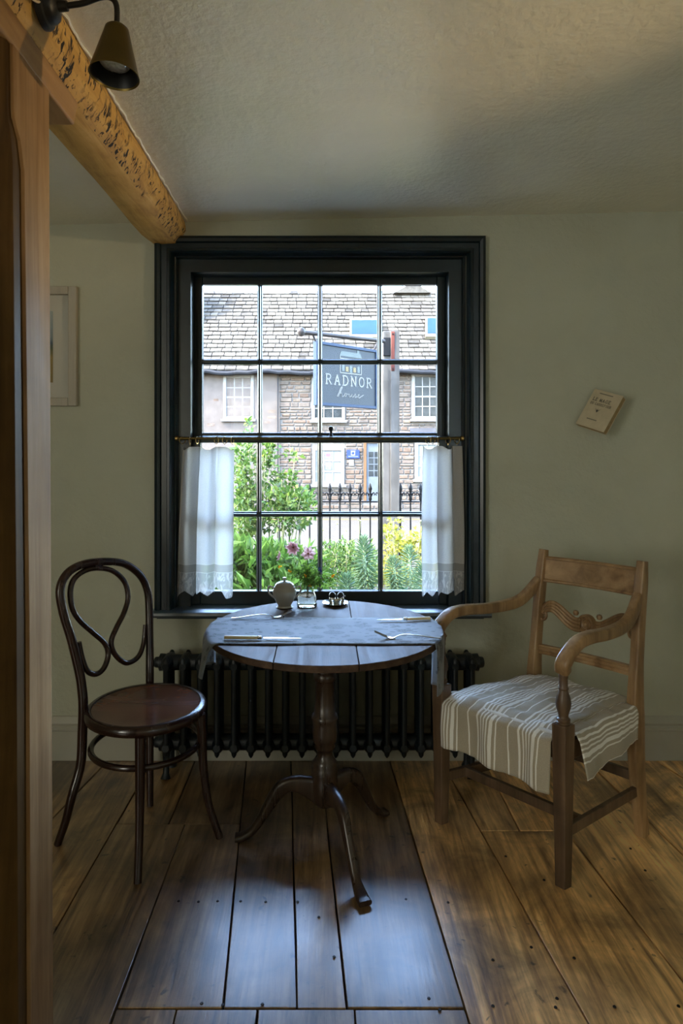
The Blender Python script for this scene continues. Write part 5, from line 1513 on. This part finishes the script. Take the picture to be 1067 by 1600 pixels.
SRp = Vector((0.578, 6.90, 0)); SLp = Vector((-0.083, 6.30, 0))
sd = (SRp-SLp).normalized(); sn = Vector((sd.y,-sd.x,0))
zt_, zb_ = 2.438, 1.797; sw = (SRp-SLp).length
bar0 = P(600,533,6.93); bar1 = P(474,519,6.18)
part('bracket_bar', MB().tube([bar0,bar1], 0.022, 10), M['bracket'], sp)
part('ball_finial', MB().lathe([(0,-0.045),(0.025,-0.036),(0.04,-0.01),(0.04,0.012),(0.028,0.034),(0,0.045)], P(470.5,518.5,6.17), 16), M['bracket'], sp)
sg = thing('hanging_sign', SLp.lerp(SRp,0.5)+Vector((0,0,zb_)), 'dark slate-blue hanging inn sign lettered RADNOR house', 'sign')
def sp_(x, z, d): return SLp + sd*x + Vector((0,0,z)) + sn*d
def sbox(x0,x1,z0,z1,d0,d1): return MB().hexa([sp_(x0,z0,d0),sp_(x1,z0,d0),sp_(x1,z0,d1),sp_(x0,z0,d1),sp_(x0,z1,d0),sp_(x1,z1,d0),sp_(x1,z1,d1),sp_(x0,z1,d1)])
part('board', sbox(0.02,sw-0.02,zb_+0.02,zt_-0.02,-0.02,0.012), M['sign_board'], sg)
for bb in ((0,0.03,zb_,zt_),(sw-0.03,sw,zb_,zt_),(0.03,sw-0.03,zb_,zb_+0.03),(0.03,sw-0.03,zt_-0.03,zt_)):
    part('frame_strip', sbox(bb[0],bb[1],bb[2],bb[3],-0.028,0.026), M['sign_edge'], sg, bevel=0.004)
for xx in (0.02, sw-0.06):
    top = bar0.lerp(bar1, 0.90 if xx < 0.1 else 0.06)
    part('hanger', MB().tube([sp_(xx,zt_-0.02,0.0), Vector((top.x,top.y,top.z))], 0.011, 8), M['bracket'], sg)
frs = lambda x, y, d: sp_(x, zb_+y, 0.012+d)
mb = MB(); word(mb, 'RADNOR', 0.135, 0.225, 0.082, 0.098, 0.036, frs, 0.0135, 0.004)
part('name_lettering', mb, M['sign_paint'], sg, flip=False)
scr = [[(0,0.0),(0.02,0.05),(0.05,0.125),(0.07,0.14),(0.06,0.11),(0.025,0.03),(0.012,0.0),(0.03,0.04),(0.055,0.052),(0.062,0.03),(0.066,0.004),(0.09,0.012),(0.11,0.045),(0.125,0.05),(0.13,0.03),(0.118,0.008),(0.105,0.02),(0.115,0.044),(0.15,0.04),
        (0.168,0.045),(0.165,0.015),(0.18,0.004),(0.205,0.03),(0.21,0.046),(0.205,0.012),(0.222,0.006),(0.245,0.03),(0.258,0.052),(0.268,0.02),(0.252,0.004),(0.28,0.012),(0.305,0.03),(0.318,0.048),(0.302,0.046),(0.298,0.02),(0.315,0.002),(0.345,0.02),(0.38,0.045)]]
mb = MB(); strokes(mb, [[(0.295+x*1.0, 0.105+y*0.72) for x, y in l] for l in [[(p.x,p.y) for p in crom([(a,b,0) for a,b in scr[0]], 3)]]], frs, 0.0095, 0.004)
part('script_lettering', mb, M['sign_paint'], sg, flip=False)
# painted house emblem
def srect(x0,x1,y0,y1,d=0.0): return MB().hexa([frs(a,b,e) for e in (d,d+0.003) for a,b in ((x0,y0),(x1,y0),(x1,y1),(x0,y1))])
em = part('emblem_roof', MB().prism([frs(0.325,0.525,0),frs(0.655,0.525,0),frs(0.625,0.575,0),frs(0.350,0.575,0)], sn*0.003).prism([frs(0.58,0.575,0),frs(0.61,0.575,0),frs(0.61,0.605,0),frs(0.58,0.605,0)], sn*0.003), M['sign_sage'], sg, flip=False)
mb = MB(); strokes(mb, [[(0.335,0.525),(0.335,0.352),(0.645,0.352),(0.645,0.525)],[(0.335,0.50),(0.645,0.50)]], frs, 0.008, 0.003)
part('emblem_outline', mb, M['sign_paint'], sg, flip=False)
for xx,yy,ww,hh,mm in ((0.36,0.37,0.036,0.065,'sign_sage'),(0.415,0.37,0.04,0.05,'sign_gold'),(0.472,0.36,0.036,0.075,'sign_sage'),(0.525,0.37,0.04,0.05,'sign_gold'),(0.585,0.37,0.036,0.065,'sign_sage'),
                     (0.36,0.455,0.036,0.03,'sign_sage'),(0.415,0.455,0.036,0.03,'sign_sage'),(0.472,0.455,0.036,0.03,'sign_sage'),(0.530,0.455,0.036,0.03,'sign_sage'),(0.585,0.455,0.036,0.03,'sign_sage')):
    part('emblem_window', srect(xx,xx+ww,yy,yy+hh), M[mm], sg)

# ---- iron railings
FY = 7.25
rl = thing('iron_railings', (0, FY, GZ), 'black iron railings with spearhead finials in front of the road', 'railing')
ztip = EYE-(754-CY)*FY/F; zr = EYE-(784-CY)*FY/F
mbb = MB().tube([(0,0,GZ+0.05),(0,0,zr+0.10)], 0.0095, 8); bme = mbb.mesh('baluster'); bme.materials.append(M['rail_iron'])
hf = ztip-zr
mbf = MB().lathe([(0.0,hf),(0.006,hf-0.012),(0.022,hf-0.055),(0.024,hf-0.070),(0.014,hf-0.105),(0.012,hf-0.118),(0.017,hf-0.122),(0.017,hf-0.132),(0.012,hf-0.138),(0.018,hf-0.16),(0.020,0.03),(0.013,0.015),(0.011,0.0)], (0,0,zr), 10)
fme = mbf.mesh('spearhead'); fme.materials.append(M['rail_iron'])
mbs = MB()
for s in (-1,1):
    pts = [(s*a,0,zr+b) for a,b in ((0.008,0.05),(0.018,0.075),(0.030,0.098),(0.042,0.103),(0.050,0.092),(0.048,0.078),(0.040,0.076))]
    mbs.tube(crom(pts,4), [0.008,0.007,0.007,0.006,0.005], 6)
sme = mbs.mesh('scroll'); sme.materials.append(M['rail_iron'])
part('top_rail', MB().box(-4.5,5.0,FY-0.018,FY+0.018,zr-0.008,zr+0.008), M['rail_iron'], rl)
part('bottom_rail', MB().box(-4.5,5.0,FY-0.018,FY+0.018,GZ+0.12,GZ+0.136), M['rail_iron'], rl)
x = (499.5-CX)*FY/F - 0.1155*35
for i in range(76):
    b = inst('baluster', bme, (x, FY, 0), rl)
    inst('spearhead', fme, (x, FY, 0), b); inst('scroll', sme, (x, FY, 0), b); x += 0.1155
part('standard_post', MB().box(0.84,0.89,FY-0.025,FY+0.025,GZ,zr+0.05), M['rail_iron'], rl, bevel=0.006)

# ---- planting
rg = random.Random(21)
def bush(name, label, cat, base, cores, n, ll, lw, mat, stems=8, stemr=0.006, upb=0.35, smat='twig', clump=1):
    """cores: (centre, radii) ellipsoids filled with leaves"""
    base = Vector(base)
    t = thing(name, base, label, cat)
    mbs = MB()
    for k in range(stems):
        c, r = cores[k % len(cores)]; c = Vector(c); r = Vector(r)
        tip = c + Vector((rg.uniform(-.7,.7)*r.x, rg.uniform(-.7,.7)*r.y, rg.uniform(-0.2,0.9)*r.z))
        b = base + Vector((rg.uniform(-.08,.08), rg.uniform(-.08,.08), 0))
        mbs.tube(crom([b, lerp(b,tip,0.4)+rvec(rg)*0.04+Vector((0,0,0.04)), tip], 5), [stemr, stemr*0.8, stemr*0.4], 6)
    part('stems', mbs, M[smat], t)
    mbl = MB(); tot = sum(Vector(r).x*Vector(r).z for c, r in cores)
    for c, r in cores:
        c = Vector(c); r = Vector(r); cnt = int(n * r.x*r.z/tot)
        for i in range(cnt):
            v = rvec(rg) * (rg.random()**0.45)
            p = c + Vector((v.x*r.x, v.y*r.y, v.z*r.z))
            d0 = (v + rvec(rg)*0.8 + Vector((0,0,upb)))
            for q in range(clump):
                d = d0 + rvec(rg)*0.6
                leaf_quad(mbl, p + rvec(rg)*ll*0.4, d, rvec(rg)+Vector((0,0,1.2)), ll*rg.uniform(0.7,1.3), lw*rg.uniform(0.7,1.3), 0.2)
    part('foliage', mbl, M[mat], t, kind='stuff', flip=False)
    return t
def Q(px, py, Y): return P(px, py, Y)
def core(px, py, Y, rx, rz_, ry): return (P(px,py,Y), (rx*Y/F, ry, rz_*Y/F))
bush('rose_bush', 'tall leafy rose bush left of the sign beyond the glass', 'shrub', (P(420,900,5.2).x, 5.2, GZ),
     [core(382,740,5.2,18,60,0.22), core(385,800,5.2,22,40,0.25), core(419,720,5.2,10,35,0.14), core(430,775,5.2,34,20,0.28), core(462,778,5.2,28,16,0.25), core(440,808,5.2,50,22,0.3), core(478,795,5.2,14,22,0.2), core(385,830,5.2,24,20,0.2),
      core(420,695,5.2,14,10,0.1), core(455,712,5.2,12,5,0.06), core(448,745,5.2,16,10,0.1), core(383,690,5.2,5,14,0.06), core(387,665,5.2,7,6,0.05)], 2300, 0.052, 0.034, 'leaf_rose', 22, 0.007)
bush('peony_clump', 'lush bright green leafy clump under the rose bush', 'plant', (P(395,930,4.2).x, 4.2, GZ),
     [core(395,880,4.2,50,26,0.25), core(430,892,4.2,50,30,0.25), core(468,900,4.2,36,32,0.25), core(372,905,4.2,30,30,0.22), core(350,880,4.2,40,36,0.25), core(440,925,3.9,70,22,0.25)], 1900, 0.105, 0.034, 'leaf_bright', 16, 0.005, 0.5)
bush('feathery_bush', 'fine-leaved green bush below the railings beside the tallest spurge', 'plant', (P(522,930,4.9).x, 4.9, GZ),
     [core(518,880,4.9,24,32,0.25), core(540,868,4.9,24,24,0.25), core(505,890,4.9,18,28,0.2), core(530,915,4.7,40,26,0.25), core(560,900,4.9,30,30,0.2), core(575,880,4.9,16,30,0.2)], 2400, 0.042, 0.017, 'leaf_fine', 26, 0.004, 0.5)
bush('golden_shrub', 'yellow-green shrub around the foot of the sign post', 'shrub', (P(620,920,5.4).x, 5.4, GZ),
     [core(610,868,5.4,14,14,0.15), core(625,848,5.4,24,14,0.2), core(612,830,5.4,14,9,0.1), core(617,815,5.4,9,7,0.08), core(605,888,5.4,12,18,0.15), core(640,865,5.4,18,24,0.2), core(656,845,5.4,14,18,0.2), core(630,905,5.3,36,20,0.25), core(678,870,5.3,24,40,0.2), core(590,905,5.3,16,16,0.1), core(560,905,5.3,12,14,0.1)], 1500, 0.045, 0.030, 'leaf_yellow', 22, 0.006, 0.3)
# seed heads on thin stalks above the feathery bush
sh = thing('seed_heads', P(525,880,4.8)*1.0, 'thin dry stalks with small round seed heads before the railings', 'plant')
for px, py in ((527,818),(560,812),(563,813.5),(541,829),(505,828),(657,814)):
    tip = P(px, py, 4.8); b = P(px-6+rg.uniform(-6,6), 890, 4.8)
    part('stalk', MB().tube(crom([b, lerp(b,tip,0.5)+Vector((0.012,0,0)), tip], 5), 0.0014, 5), M['twig'], sh)
    part('seed_head', MB().lathe([(0,-0.008),(0.006,-0.005),(0.008,0),(0.006,0.005),(0,0.008)], tip, 8), M['twig'], sh)
def spurge(px, py, Y, pxb, label, L_=0.10, reach=0.36, n=190):
    tip = P(px, py, Y); tip.z -= L_*0.75; b = Vector(((pxb-CX)*Y/F, Y+0.02, GZ))
    t = thing('spurge_plant', b, label, 'plant', 'blue-green spurges below the window')
    pth = crom([b, lerp(b,tip,0.5)+Vector((rg.uniform(-.02,.02),0,0)), tip], 8)
    part('stem', MB().tube(pth, [0.011,0.010,0.007], 8), M['spurge_stem'], t)
    mb = MB()
    d_ = (tip - pth[-3]).normalized()
    for i in range(n):
        k = i/(n-1); s_ = k*reach; p = tip - d_*s_*1.0
        a = i*2.39996; lift = lerp(1.9, -0.12, min(1, k*2.2)**0.65)
        out = Vector((cos(a), sin(a), 0)); dv = out + d_*lift
        ll = L_*lerp(0.55, 1.0, min(1, k*4))*rg.uniform(0.85,1.12)
        leaf_quad(mb, p, dv, d_, ll, ll*0.15, 0.10)
    part('leaves', mb, M['leaf_spurge'], t, kind='stuff', flip=False)
spurge(568.5, 826, 4.3, 580, 'tallest spurge with a pointed spray of narrow leaves', 0.105, 0.40, 250)
spurge(541, 884, 3.9, 550, 'short spurge low beside the table flowers', 0.095, 0.25)
spurge(614, 859, 4.2, 632, 'leaning spurge between the window bar and the golden shrub', 0.085, 0.22)
spurge(639, 842, 4.5, 650, 'upright spurge in front of the golden shrub', 0.095, 0.32)
spurge(660, 868, 3.9, 662, 'spurge half hidden behind the right curtain', 0.10, 0.30)
